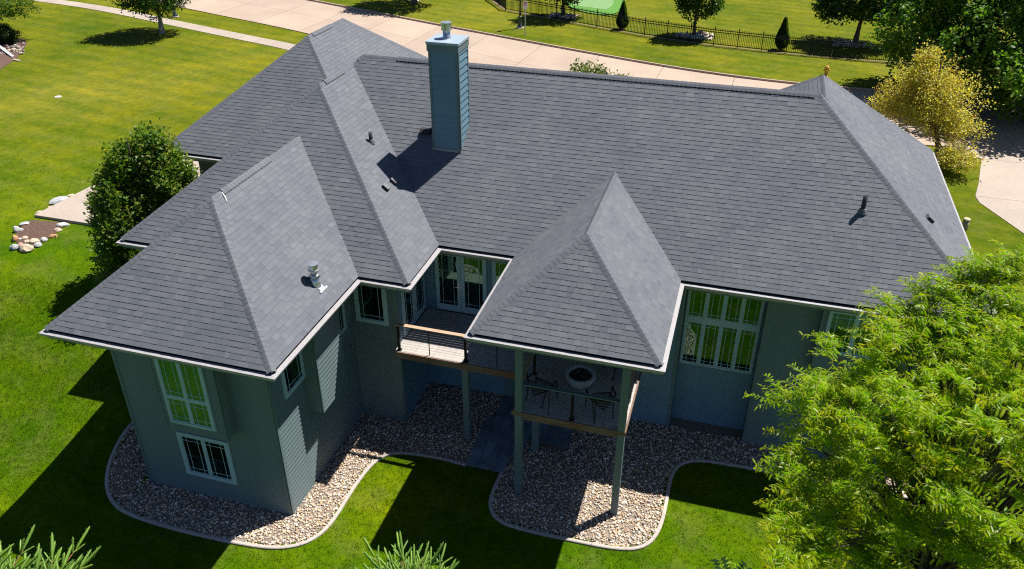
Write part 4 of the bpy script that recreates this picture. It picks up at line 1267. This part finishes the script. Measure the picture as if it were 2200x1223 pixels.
# putting green behind the fence
def sheet(name, pix, dz, m, label):
    P = [ground(u, v) for u, v in pix]; P = smooth_poly(np.array([q[:2] for q in P]), 2, True)
    return struct(MB().poly([(x, y, UZ + .07 + dz) for x, y in P]).build(name, m), label=label)
sheet('lawn_fringe', [(1210, 8), (1240, 24), (1275, 32), (1312, 34), (1334, 26), (1344, 8), (1345, -10), (1320, -32), (1250, -34), (1195, -20)], 0, M['fringe'], 'bright turf fringe of the putting green')
sheet('putting_green', [(1214, 6), (1232, 14), (1258, 17), (1286, 21), (1302, 23), (1313, 17), (1319, 9), (1316, -4), (1296, -18), (1250, -24), (1210, -14)], .012, M['green'], 'pale flat putting green beyond the fence')
def rock_bed(u, v, rx, ry, n, lab, zpx=None):
    c = ground(u, v)
    P = np.stack([RNG.normal(0, .5, n).clip(-1, 1) * rx, RNG.normal(0, .5, n).clip(-1, 1) * ry], 1) + c[:2]
    P = np.concatenate([P, height(P[:, :1], P[:, 1:]) + .03], 1)
    put(obj('rocks', stones('rocks', P, .11, [(.42, .32, .26), (.55, .46, .38), (.34, .27, .23), (.6, .54, .48)], ''), None, M['stone']), lab, 'rocks', kind='stuff')
rock_bed(1210, 36, 1.1, .8, 150, 'ring of rocks round the tree beside the putting green')
rock_bed(1492, 79, 1.2, .8, 200, 'ring of rocks round the small tree mid fence')
rock_bed(1832, 97, 1.3, .8, 180, 'ring of rocks round the maple behind the fence')
rock_bed(888, -2, 1.1, .9, 150, 'ring of rocks round the tree at the street corner')
# ------------------------------------------------------------------ trees and plants
def lumpy(d, ph, amp):
    return 1 + amp * (np.sin(d[:, 0] * 4.1 + ph[0]) * np.sin(d[:, 1] * 4.7 + ph[1]) + .7 * np.sin(d[:, 2] * 6.3 + ph[2]) * np.sin(d[:, 0] * 7.1 + ph[3]) + .5 * np.sin(d[:, 1] * 11 + ph[4]))
def leaves_mesh(name, P, D, Nn, L, W, col, fold=.12):
    n = len(P)
    D = D / (np.linalg.norm(D, axis=1)[:, None] + 1e-9)
    S = np.cross(D, Nn); S /= np.linalg.norm(S, axis=1)[:, None] + 1e-9
    Nn = np.cross(S, D)
    L = L[:, None]; W = W[:, None]
    V = np.stack([P, P + D * L * .42 - S * W * .5 + Nn * W * fold, P + D * L, P + D * L * .42 + S * W * .5 + Nn * W * fold], 1)
    b = (np.arange(n) * 4)[:, None]
    F = np.concatenate([b + np.array([[0, 1, 2]]), b + np.array([[0, 2, 3]])])
    return mesh_np(name, V.reshape(-1, 3), [F], {'col': np.repeat(col, 4, 0)})
def branch_path(a, b, sag=.12, n=5, rnd=random):
    a = Vector(a); b = Vector(b); L = (b - a).length
    off = Vector((rnd.uniform(-1, 1), rnd.uniform(-1, 1), rnd.uniform(0, 1))) * L * sag
    return [a.lerp(b, t / (n - 1)) + off * math.sin(math.pi * t / (n - 1)) for t in range(n)]
def leafy_tree(name, label, cat, base, lobes, n, L, W, cols, fork=.35, tr=.12, bark='bark', group=None, seed=1, amp=.16, gap=.25, up=.5, limb_n=3, spread=.34, tip=None, shell=.2, low=-.75):
    rng = np.random.default_rng(seed); rnd = random.Random(seed)
    base = np.array(base, float)
    T = thing(name, tuple(base), label, cat, group)
    lob = [(np.array(c, float), np.array(r, float)) for c, r in lobes]
    cen = sum(c * r[0] ** 2 for c, r in lob) / sum(r[0] ** 2 for c, r in lob)
    top_z = max(c[2] + r[2] * .6 for c, r in lob); bot_z = min(c[2] - r[2] for c, r in lob)
    fz_ = base[2] + (cen[2] - base[2]) * fork
    tb = MB()
    ax = lambda z: Vector((base[0] + (cen[0] - base[0]) * min(1, (z - base[2]) / (cen[2] - base[2] + 1e-6)), base[1] + (cen[1] - base[1]) * min(1, (z - base[2]) / (cen[2] - base[2] + 1e-6)), z))
    zs = np.linspace(base[2] - .1, top_z, 7)
    rad = [tr * (1.5 if k == 0 else 1.0) * (1 - .82 * (k / 6)) for k in range(7)]
    tb.tube([ax(z) + Vector((rnd.uniform(-1, 1), rnd.uniform(-1, 1), 0)) * tr * .5 * (k > 0) for k, z in enumerate(zs)], rad, 8)
    vol = np.array([np.prod(r) ** (2 / 3) for c, r in lob]); vol /= vol.sum()
    nt = max(60, n // 7)
    k = rng.choice(len(lob), nt * 2, p=vol)
    d = rng.normal(0, 1, (nt * 2, 3)); d /= np.linalg.norm(d, axis=1)[:, None]
    keep = (d[:, 2] > low) | (rng.random(nt * 2) < .25)
    k, d = k[keep][:nt], d[keep][:nt]; nt = len(k)
    C = np.array([c for c, r in lob])[k]; Rr = np.array([r for c, r in lob])[k]
    ph = rng.uniform(0, 6.28, 5)
    fr = np.clip(1 - np.abs(rng.normal(0, shell, nt)), .12, 1.0)
    X = C + d * Rr * (lumpy(d + k[:, None] * .37, ph, amp) * fr)[:, None]
    q = X * 1.9 / max(.6, lob[0][1][0] * .5)
    g = np.sin(q[:, 0] * 2.1 + ph[0]) + np.sin(q[:, 1] * 2.3 + ph[1]) + np.sin(q[:, 2] * 2.7 + ph[2]) + np.sin((q[:, 0] + q[:, 2]) * 3.3 + ph[3])
    m = (g > np.quantile(g, gap)) | (rng.random(nt) < .25)
    X, d, k = X[m], d[m], k[m]; nt = len(X)
    # limbs reach into the crown
    for c, r in lob:
        for _ in range(limb_n):
            j = rng.integers(0, nt); tgt = X[j] * .8 + cen * .2
            z0 = min(max(fz_, base[2] + .3) + rng.uniform(0, .5) * max(.05, (tgt[2] - fz_)), tgt[2] - .05)
            z0 = max(z0, base[2] + .25)
            tb.tube(branch_path(ax(z0), tgt, .1, 5, rnd), [tr * .5, tr * .38, tr * .26, tr * .16, tr * .06], 5)
    for j in rng.choice(nt, min(nt, 26 * limb_n), replace=False):
        a = X[j] * .55 + cen * .45
        tb.tube(branch_path(a, X[j], .1, 4, rnd), [tr * .12, tr * .09, tr * .06, tr * .03], 4)
    tb.build('trunk', M[bark], T)
    per = 7
    out = d * .8 + np.array([0, 0, up]) + rng.normal(0, .25, d.shape); out /= np.linalg.norm(out, axis=1)[:, None]
    tl = spread * rng.uniform(.6, 1.3, nt)
    P = (X[:, None, :] + out[:, None, :] * (np.linspace(-.5, .5, per)[None, :, None] * tl[:, None, None]) + rng.normal(0, spread * .16, (nt, per, 3))).reshape(-1, 3)
    nl = len(P)
    D = np.repeat(out, per, 0) * .6 + rng.normal(0, .75, (nl, 3)) + np.array([0, 0, -.12])
    Nn = np.array([0, 0, 1.0]) + np.repeat(d, per, 0) * .5 + rng.normal(0, .5, (nl, 3))
    t = np.clip(np.repeat(rng.normal(.45, .2, nt), per) + rng.normal(0, .18, nl), 0, 1)[:, None]
    cc = np.array(cols[0]) * (1 - t) + np.array(cols[1]) * t
    if tip is not None:
        isT = (np.tile(np.arange(per), nt) >= per - 2) & (np.repeat(rng.random(nt), per) < tip[1])
        cc[isT] = np.array(tip[0]) * rng.uniform(.8, 1.15, (isT.sum(), 1))
    me = leaves_mesh(name + '_crown', P - base, D, Nn, L * rng.uniform(.7, 1.25, nl), W * rng.uniform(.75, 1.2, nl), cc)
    obj('crown', me, T, M['leaf'])
    return T
DG, MG, LG = (.018, .062, .006), (.060, .145, .012), (.115, .200, .016)
# bushy tree between the patio and the wing
leafy_tree('bushy_tree', 'bushy dark green tree growing beside the left wing of the house', 'tree', (-16.0, .9, hz(-16.0, .9)),
           [((-16.25, .7, -1.5), (1.75, 1.6, 1.9)), ((-15.75, 1.35, .35), (.95, .95, 1.6)), ((-15.7, 1.4, 1.5), (.5, .5, .8)), ((-16.75, .9, -.2), (1.0, 1.0, 1.3)), ((-16.75, 1.0, .9), (.5, .5, .75)), ((-15.25, 1.5, -.4), (.9, .9, 1.0)), ((-16.5, .3, -2.9), (1.35, 1.3, 1.0))],
           64000, .15, .095, ((.038, .108, .007), (.150, .255, .018)), .2, .12, seed=3, amp=.24, tip=((.20, .24, .035), .35), low=-.9, spread=.4)
# tree on the front lawn with a long shadow
leafy_tree('lawn_tree', 'dark green tree standing on the front lawn by the curved sidewalk', 'tree', ground(348, 73), 
           [((-38.5, 31.0, -.15), (2.6, 2.5, 1.9)), ((-37.8, 31.2, 1.9), (1.9, 1.8, 1.9)), ((-39.2, 30.8, 1.7), (1.7, 1.7, 1.8))],
           26000, .17, .11, (DG, MG), .4, .17, bark='bark_pale', seed=5, amp=.13, low=-.95, spread=.5)
c = ground(8, 96)
leafy_tree('corner_tree', 'light green tree overhanging the shrub bed in the lawn corner', 'tree', (c[0] - 1.5, c[1] + 1.0, hz(*c[:2])),
           [((c[0] - .9, c[1] + 1.0, -.25), (3.0, 2.3, 1.7)), ((c[0] - 1.4, c[1] + 1.2, 1.4), (2.2, 2, 1.7))], 22000, .15, .09, (MG, LG), .4, .11, seed=6, low=-.95, spread=.45)
leafy_tree('shrub', 'round dark green shrub in the corner bed of the lawn', 'shrub', (c[0] - .3, c[1] + .1, hz(*c[:2])),
           [((c[0] - .6, c[1] + .2, hz(*c[:2]) + .55), (1.6, 1.1, .7))], 11000, .12, .08, ((.008, .030, .006), (.028, .075, .010)), .1, .06, seed=7, spread=.3)
# trees across the street
c = ground(1210, 37)
leafy_tree('fence_tree', 'dark green tree standing in a rock ring beside the putting green', 'tree', c, [((c[0] + .1, c[1], -.3), (2.0, 2.0, 1.9)), ((c[0], c[1], 1.6), (1.6, 1.6, 1.7))], 12000, .2, .15, (DG, MG), .5, .15, seed=8, spread=.45, low=-.95)
c = ground(1490, 78)
leafy_tree('fence_tree', 'small round crowned tree in a rock ring at the middle of the fence', 'tree', c, [((c[0] + .15, c[1], -.65), (1.65, 1.6, 1.4)), ((c[0] + .2, c[1], .8), (1.4, 1.4, 1.5))], 13000, .19, .14, (DG, (.075, .165, .016)), .5, .12, seed=9, spread=.42, low=-.75)
c = ground(1836, 96)
leafy_tree('fence_tree', 'spreading maple with a leaning trunk behind the right part of the fence', 'tree', c, [((c[0] + .1, c[1] + .3, -.1), (2.9, 2.6, 1.7)), ((c[0] + .3, c[1] + .3, 1.8), (2.4, 2.2, 2.0)), ((c[0] - 1.8, c[1], -1.05), (1.3, 1.2, .9)), ((c[0] + 1.6, c[1], -1.0), (1.2, 1.2, .9))], 22000, .21, .16, (DG, (.075, .170, .016)), .45, .17, seed=10, spread=.5, low=-.85, gap=.35)
c = np.array((-24.3, 45.6, hz(-24.3, 45.6)))
leafy_tree('street_tree', 'tree just beyond the top of the view whose shadow falls on the street', 'tree', c, [((c[0], c[1], 1.4), (2.9, 2.8, 2.0)), ((c[0], c[1], 3.4), (2.2, 2.2, 2.0))], 14000, .22, .17, (DG, MG), .45, .17, seed=11, spread=.5)
def arborvitae(c, h, r, lab, seed):
    rng = np.random.default_rng(seed)
    T = thing('arborvitae', tuple(c), lab, 'shrub', 'arborvitae along the fence')
    MB().tube([(c[0], c[1], c[2] - .05), (c[0], c[1], c[2] + h * .8)], [.05, .015], 6).build('trunk', M['bark'], T)
    n = 6000; t = rng.beta(1.1, 1.5, n); a = rng.uniform(0, 6.28, n)
    rr = r * np.minimum(1, (1 - t) * 1.25 + .05) * np.minimum(1, .55 + t * 2.4) * (1 + .13 * np.sin(a * 5 + t * 9)) * np.clip(1 - np.abs(rng.normal(0, .16, n)), .2, 1)
    P = np.stack([np.cos(a) * rr, np.sin(a) * rr, .08 + t * h * .97], 1)
    D = np.stack([np.cos(a) * .5, np.sin(a) * .5, np.ones(n)], 1) + rng.normal(0, .25, (n, 3)); Nn = np.stack([np.cos(a), np.sin(a), .3 * np.ones(n)], 1) + rng.normal(0, .4, (n, 3))
    q = np.clip(rng.normal(.4, .25, n), 0, 1)[:, None]; cc = np.array((.014, .050, .009)) * (1 - q) + np.array((.055, .115, .016)) * q
    br = (np.cos(a - .3) > .8) & (rng.random(n) < .3); cc[br] = (.16, .07, .02)
    obj('crown', leaves_mesh('arborvitae_crown', P, D, Nn, rng.uniform(.09, .17, n), rng.uniform(.05, .08, n), cc), T, M['leaf'])
arborvitae(ground(1336, 63), 2.0, .42, 'narrow dark arborvitae by the fence next to the putting green', 21)
arborvitae(ground(1677, 107), 2.15, .44, 'narrow dark arborvitae by the fence between the two spreading trees', 22)
# right side: maple and bronze yellow tree
leafy_tree('maple_tree', 'large dense dark green maple beside the driveway', 'tree', (18.4, 32.2, hz(18.4, 32.2)),
           [((17.6, 31.5, .8), (5.5, 4.6, 4.1)), ((13.4, 33.2, 0.), (2.8, 2.6, 2.9)), ((19.4, 30.4, .2), (4.3, 3.6, 3.5)), ((18.4, 32.2, 4.6), (4.2, 4.0, 3.2)), ((15.6, 33.4, 3.0), (3.6, 3.2, 3.0)), ((18.6, 28.4, -1.2), (3.0, 2.4, 1.9)), ((21.5, 28.6, -.6), (2.6, 2.4, 2.2)), ((17.4, 25.6, .2), (1.9, 1.7, 1.3)), ((19.8, 26.4, .6), (2.6, 2.2, 2.0))],
           95000, .24, .18, ((.040, .130, .008), (.130, .270, .018)), .25, .3, seed=12, amp=.2, gap=.3, spread=.6, tip=((.17, .23, .035), .20), limb_n=2, low=-.7)
leafy_tree('bronze_tree', 'bronze yellow leaved tree standing right of the roof hip', 'tree', (13.3, 22.3, hz(13.3, 22.3)),
           [((12.2, 22.0, -.75), (2.25, 1.9, 1.35)), ((11.9, 22.2, .35), (1.45, 1.3, 1.15)), ((11.2, 22.2, -.9), (1.5, 1.3, .85)), ((13.5, 21.6, -1.75), (1.35, 1.3, .6)), ((13.5, 19.6, -2.5), (.95, 1.0, .5)), ((11.7, 22.1, 1.25), (.5, .5, .5))],
           30000, .115, .08, ((.31, .295, .055), (.52, .52, .115)), .3, .11, bark='bark', seed=13, amp=.28, gap=.3, spread=.5, tip=((.30, .15, .03), .16), limb_n=4, up=.7, shell=.38, low=-.9)
leafy_tree('front_shrub', 'light green small tree showing its top above the roof ridge', 'tree', (-3.0, 17.0, hz(-3.0, 17.0)),
           [((-3.6, 17, .42), (1.0, .9, .8)), ((-2.35, 17.1, .05), (.9, .8, .72)), ((-3.1, 17, -1.3), (1.3, 1.2, .9))], 8000, .13, .09, ((.045, .100, .012), (.13, .18, .03)), .4, .08, seed=14, spread=.35)

# ---------------- honey locust in the right foreground: arching compound leaves
def frond_template(pairs=8, L=.122, lw=.026, ll=.019):
    V = []; F = []
    for k in range(pairs):
        t = (k + .8) / (pairs + .2); x = t * L; z = -.17 * L * t ** 1.8
        sc = math.sin(math.pi * (.2 + .72 * t)) ** .6
        for s in (-1, 1):
            a = lw * sc; w = ll * sc; b = len(V)
            V += [(x - w * .4, 0, z), (x + .42 * a, s * a, z - .010), (x + w * .6, 0, z)]
            F.append((b, b + 1, b + 2) if s < 0 else (b, b + 2, b + 1))
    b = len(V); V += [(0, -.0016, 0.001), (0, .0016, .001), (L, 0, -.17 * L)]; F.append((b, b + 2, b + 1))
    return np.array(V), np.array(F)
def place_fronds(name, P, D, Nn, scale, col, tmpl):
    V, F = tmpl; n = len(P)
    D = D / (np.linalg.norm(D, axis=1)[:, None] + 1e-9); S = np.cross(Nn, D); S /= np.linalg.norm(S, axis=1)[:, None] + 1e-9; Z = np.cross(D, S)
    B = np.stack([D, S, Z], 2)
    W = np.einsum('nij,vj->nvi', B, V) * scale[:, None, None] + P[:, None, :]
    FF = (F[None] + (np.arange(n) * len(V))[:, None, None]).reshape(-1, 3)
    return mesh_np(name, W.reshape(-1, 3), [FF], {'col': np.repeat(col, len(V), 0)})
def locust():
    rng = np.random.default_rng(31); rnd = random.Random(31)
    bx, by = 7.6, -10.2
    base = np.array((bx, by, hz(bx, by)))
    T = thing('honey_locust', tuple(base), 'big yellow green honey locust with feathery leaves in front of the house corner', 'tree')
    tips = [(1905, 612, 13.6), (1900, 665, 13.5), (1838, 722, 13.2), (1795, 745, 13.0), (1735, 800, 12.9), (1697, 815, 12.8), (1720, 870, 12.7), (1668, 915, 12.6), (1700, 955, 12.5), (1640, 1000, 12.3), (1675, 1050, 12.2),
            (1635, 1110, 12.0), (1665, 1160, 11.8), (1625, 1200, 11.6), (1990, 540, 14.0), (2030, 565, 14.0), (2070, 505, 14.4), (2120, 488, 14.5), (2165, 500, 14.6), (2195, 470, 14.8), (1780, 870, 12.9), (1800, 800, 13.2), (1870, 760, 13.4), (1940, 690, 13.6), (1985, 620, 13.8),
            (1790, 960, 12.7), (1760, 1030, 12.4), (1740, 1110, 12.0), (1720, 1180, 11.7), (1860, 850, 13.2), (1930, 800, 13.4), (2010, 700, 13.6), (2080, 600, 13.9), (2140, 560, 14.2), (2190, 580, 14.2), (2020, 640, 14.0), (2060, 560, 14.3), (2110, 530, 14.4), (2100, 640, 14.0), (2160, 640, 14.2), (1960, 640, 13.8), (2050, 690, 13.8), (2200, 520, 14.7), (2230, 600, 14.4), (2130, 700, 13.8), (2010, 600, 14.0), (1950, 760, 13.5)]
    cl = [along(*t) for t in tips]
    trunk_at = np.array((bx + .6, by + .6, 3.0)); cl = [c + (trunk_at - c) / np.linalg.norm(trunk_at - c) * .22 for c in cl]
    cl += [c + rng.normal(0, .26, 3) * np.array((1, 1, .6)) for c in list(cl)]
    cen = np.array((bx + .15, by - .3, 4.0)); see = np.array((-.1, -.5, .86))
    # the body of the crown: shelves on the surface of a broad dome
    k = 0
    while k < 265:
        d = rng.normal(0, 1, 3); d /= np.linalg.norm(d)
        if d @ see < -.2: continue
        r = rng.uniform(.6, 1.0) if k % 4 else rng.uniform(.3, .6)
        q = cen + d * np.array((2.95, 2.85, 2.55)) * r
        cl.append(q); k += 1
    k = 0
    while k < 105:                                            # the crown's other half, beyond the right edge of the view
        d = rng.normal(0, 1, 3); d /= np.linalg.norm(d)
        if d @ see < -.3: continue
        cl.append(np.array((9.7, -8.3, 4.5)) + d * np.array((2.3, 2.4, 2.0)) * rng.uniform(.5, 1.0)); k += 1
    for k in range(46):                                       # lower boughs hanging below the dome
        a = rng.uniform(0, 6.28); q = cen + np.array((math.cos(a) * 2.5, math.sin(a) * 2.4, -2.3)) * rng.uniform(.55, 1.0) + np.array((0, 0, rng.uniform(-2.6, .2)))
        cl.append(q)
    cl = np.array(cl)
    tb = MB()
    tb.tube([(bx, by, base[2] - .1), (bx + .05, by, -3), (bx - .02, by + .05, 0), (bx, by, 2.2), (bx + .1, by - .1, 4.6)], [.26, .19, .16, .12, .05], 10)
    tb.tube([(bx - .02, by + .05, -.2), (bx + .8, by + .8, 1.6), (9.6, -8.4, 3.6)], [.12, .09, .04], 8)
    P, D, Nn, S, Cc = [], [], [], [], []
    tw = MB()
    for i, c in enumerate(cl):
        hub = np.array((bx, by, rng.uniform(.3, 3.2))) if c[0] < 8.9 else np.array((9.2, -8.8, rng.uniform(1.8, 3.4))); v = c - hub; dist = np.linalg.norm(v); v /= dist
        start = hub + v * rng.uniform(.1, .3)
        root = c - v * rng.uniform(.25, .5) - np.array((0, 0, .06))
        if i % 2 == 0 or i < 48: tb.tube(branch_path(start, root, .07, 5, rnd), [.038, .030, .022, .015, .008], 5)
        out = v * np.array((1, 1, .25)); out /= np.linalg.norm(out) + 1e-9
        side = np.cross(out, (0, 0, 1.0)); side /= np.linalg.norm(side) + 1e-9
        nb = rng.integers(9, 14)
        young = rng.random() < .38
        for b in range(nb):
            a = (b / (nb - 1) - .5) * 3.6 + rng.normal(0, .18)
            dirv = out * math.cos(a) + side * math.sin(a) + np.array((0, 0, rng.uniform(-.05, .65)))
            dirv /= np.linalg.norm(dirv)
            L = rng.uniform(.28, .62) * (1.0 if abs(a) < .9 else .8)
            m = int(L / .0275); t = np.linspace(.08, 1, m)
            pts = root + dirv * (t * L)[:, None] + np.stack([0 * t, 0 * t, -.34 * L * t ** 2], 1) + side * (rng.normal(0, .16) * L * t ** 2)[:, None]
            pts += np.array((0, 0, rng.normal(0, .06)))
            tw.tone = .2; tw.tube([tuple(pts[0]), tuple(pts[m // 2]), tuple(pts[-1])], [.006, .0045, .002], 4)
            tang = np.gradient(pts, axis=0); tang /= np.linalg.norm(tang, axis=1)[:, None]
            sd = np.cross(tang, (0, 0, 1.0)); sd /= np.linalg.norm(sd, axis=1)[:, None] + 1e-9
            sg = np.where(np.arange(m) % 2, 1, -1)[:, None]
            dd = tang * rng.uniform(.1, .8, (m, 1)) + sd * sg * rng.uniform(.6, 1.2, (m, 1)) + np.array((0, 0, 1)) * rng.normal(-.05, .35, (m, 1))
            nn = np.array((0, 0, 1.0)) + rng.normal(0, .42, (m, 3)) + tang * .2
            y = np.clip((t - .45) * 1.3, 0, 1) * (1.0 if young else .45) + rng.normal(.04, .12, m); y = np.clip(y, 0, 1)[:, None]
            g = np.clip(rng.normal(.5, .25, m), 0, 1)[:, None]
            col = (np.array((.11, .275, .001)) * (1 - g) + np.array((.30, .50, .001)) * g) * (1 - y) + np.array((.46, .44, .001)) * y
            P.append(pts); D.append(dd); Nn.append(nn); S.append(rng.uniform(.6, 1.2, m) * (1 - .25 * t)); Cc.append(col)
    tb.build('trunk', M['bark'], T)
    tw.build('twigs', plain('green_twig', (.20, .19, .03), .7), T)['kind'] = 'stuff'
    P, D, Nn, S, Cc = (np.concatenate(q) for q in (P, D, Nn, S, Cc))
    obj('crown', place_fronds('locust_crown', P - base, D, Nn, S, Cc, frond_template()), T, M['frond'])
    print('fronds', len(P))
locust()
# ---------------- compound leaves, locust shade put in their colour, at the bottom edge
def sumac():
    rng = np.random.default_rng(5)
    q = along(1570, 1250, 11.2); x, y = q[0], q[1]
    base = np.array((x, y, hz(x, y)))
    T = thing('sumac_sapling', tuple(base), 'sapling, darkened as if shaded, with long paired leaflets below the locust', 'sapling')
    top = q + np.array((0, 0, -.25))
    MB().tube([tuple(base), tuple((base + top) / 2 + np.array((.05, .03, 0))), tuple(top)], [.035, .025, .012], 6).build('trunk', M['bark'], T)
    P, D, Nn = [], [], []
    st = MB()
    for k in range(5):
        a = 2 * math.pi * k / 5 + .9; d = np.array((math.cos(a) * .55, math.sin(a) * .55, .85)); L = rng.uniform(.38, .55)
        pts = [top + d * L * t + np.array((0, 0, -.25 * L * t * t)) for t in np.linspace(0, 1, 9)]
        st.tube([tuple(p_) for p_ in pts[::3]], .004, 4)
        sd = np.cross(d, (0, 0, 1)); sd /= np.linalg.norm(sd)
        for i, p_ in enumerate(pts[2:]):
            for s in (-1, 1): P.append(p_); D.append(sd * s + d * .35 + np.array((0, 0, -.15))); Nn.append(np.array((0, 0, 1.0)) + d * -.3)
    st.build('stem', M['bark'], T)
    n = len(P); t = rng.random((n, 1)); cc = np.array((.006, .022, .005)) * (1 - t) + np.array((.014, .040, .008)) * t  # greens darkened to carry the locust's shadow
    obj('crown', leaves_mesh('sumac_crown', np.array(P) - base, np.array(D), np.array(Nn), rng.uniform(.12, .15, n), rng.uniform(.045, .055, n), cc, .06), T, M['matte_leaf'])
sumac()
# ---------------- spruces whose tops reach into the bottom of the view
def shoot_template(L=.155, r=.0135):
    rng = np.random.default_rng(2); V = []; F = []
    prof = [(0, .25), (.12, .7), (.35, 1), (.7, .95), (.9, .7), (1, .25)]
    n = 6
    for t, s in prof:
        for k in range(n):
            a = 2 * math.pi * k / n + t * 2
            V.append((t * L, math.cos(a) * r * s * .72, math.sin(a) * r * s * .72))
    for i in range(len(prof) - 1):
        for k in range(n):
            a, b, c, d = i * n + k, i * n + (k + 1) % n, (i + 1) * n + (k + 1) % n, (i + 1) * n + k
            F += [(a, b, c), (a, c, d)]
    for k in range(22):
        t = rng.uniform(.02, .97); a = rng.uniform(0, 6.28); s = np.interp(t, [0, .3, .8, 1], [.6, 1, .9, .4])
        x = t * L; ca, sa = math.cos(a), math.sin(a); w = .0022; b = len(V)
        V += [(x - w, -sa * w, ca * w), (x + w, sa * w, -ca * w), (x + .011, ca * r * s * 1.35, sa * r * s * 1.35)]
        F.append((b, b + 1, b + 2))
    return np.array(V), np.array(F)
def spruce(top, seed, lab, whorls, tail=.5):
    """whorls = [(depth below the tip, boughs, length, rise)]; older boughs continue to the ground"""
    rng = np.random.default_rng(seed); top = np.array(top, float)
    base = np.array((top[0], top[1], hz(top[0], top[1])))
    T = thing('spruce_tree', tuple(base), lab, 'spruce tree', 'spruces in the foreground')
    P, D, Nn, S, Cc = [], [], [], [], []
    wood = MB()
    ax = lambda z: np.array((top[0], top[1], z))
    wood.tube([tuple(base - np.array((0, 0, .1))), tuple(ax(top[2] * .4)), tuple(ax(top[2] - 1.2)), tuple(ax(top[2] - .1))], [.18, .11, .022, .006], 8)
    def shoot(p_, d, s, new):
        d = np.array(d, float); P.append(p_); D.append(d / np.linalg.norm(d)); Nn.append((0.02, .03, 1)); S.append(s)
        g = rng.uniform(0, 1); a = np.array((.10, .20, .03)) * (1 - g) + np.array((.18, .30, .04)) * g
        o = np.array((.045, .115, .04)) * (1 - g) + np.array((.085, .17, .05)) * g
        Cc.append(a if new else o)
    def branch(p_, d, L, lvl):
        d = d / np.linalg.norm(d); side = np.cross(d, (0, 0, 1.0)); side /= np.linalg.norm(side) + 1e-9
        n = max(2, int(L / .10)); end = p_ + d * L
        wood.tube([tuple(p_), tuple(p_ + d * L * .5), tuple(end)], [.003 + .006 * L, .003 + .004 * L, .003], 4)
        shoot(end, d + np.array((0, 0, .2)), rng.uniform(1.0, 1.2), True)
        for i in range(n):
            q = p_ + d * L * (i + .7) / n
            for s in (-1, 1):
                dd = d * rng.uniform(.75, 1.05) + side * s * rng.uniform(.55, .9) + np.array((0, 0, rng.uniform(-.05, .35)))
                rem = L * (1 - (i + .7) / n)
                if lvl < 1 and rem > .22: branch(q, dd, min(rem * .6, .5), lvl + 1)
                else: shoot(q, dd, rng.uniform(.6, .95), rem < .25)
            if rng.random() < .7: shoot(q, d * .6 + np.array((0, 0, .8)) + side * rng.normal(0, .4), rng.uniform(.5, .8), rng.random() < .5)
    shoot(ax(top[2] - .2), np.array((0.08, 0, 1.0)), 1.1, True)
    for k, (dep, nb, L, rise) in enumerate(whorls):
        for b in range(nb):
            a = 2 * math.pi * (b + .5 * (k % 2)) / nb + rng.normal(0, .15)
            d = np.array((math.cos(a), math.sin(a), rise))
            l = L * rng.uniform(.8, 1.15)
            if l < .26: shoot(ax(top[2] - dep), d, l / .17, True)
            else: branch(ax(top[2] - dep + rng.uniform(-.04, .04)), d, l, 0)
    z = top[2] - whorls[-1][0] - tail; k = 0; r = whorls[-1][2]
    while z > base[2] + .6:
        r0 = min(r + .3 * (top[2] - whorls[-1][0] - z), 2.6)
        for b in range(8):
            a = 2 * math.pi * b / 8 + k; d = np.array((math.cos(a), math.sin(a), -.15))
            wood.tube([tuple(ax(z)), tuple(ax(z) + d * r0)], [.02, .005], 4)
            for t in np.linspace(.3, 1, 4): shoot(ax(z) + d * r0 * t, d + rng.normal(0, .4, 3), 1.3, False)
        z -= .7; k += 1
    wood.build('trunk', M['twig'], T)
    obj('crown', place_fronds('spruce_crown', np.array(P) - base, np.array(D, float), np.array(Nn, float), np.array(S), np.array(Cc), shoot_template()), T, M['needle'])
    print('shoots', len(P))
spruce(along(868, 1212, 6.2), 41, 'pale green spruce leader poking up at the bottom edge below the paver path',
       [(.16, 6, .17, 1.6), (.25, 6, .20, 1.2), (.36, 6, .30, 1.0), (.5, 6, .42, .7), (.72, 6, .55, .5), (.95, 7, .7, .35)])
spruce(along(-215, 1300, 6.0), 42, 'spruce boughs reaching in at the lower left corner over the shaded lawn',
       [(.14, 5, .2, 1.2), (.26, 6, .32, .9), (.40, 6, .5, .75), (.55, 6, .68, .6), (.72, 7, .85, .5), (.95, 7, 1.0, .4)])
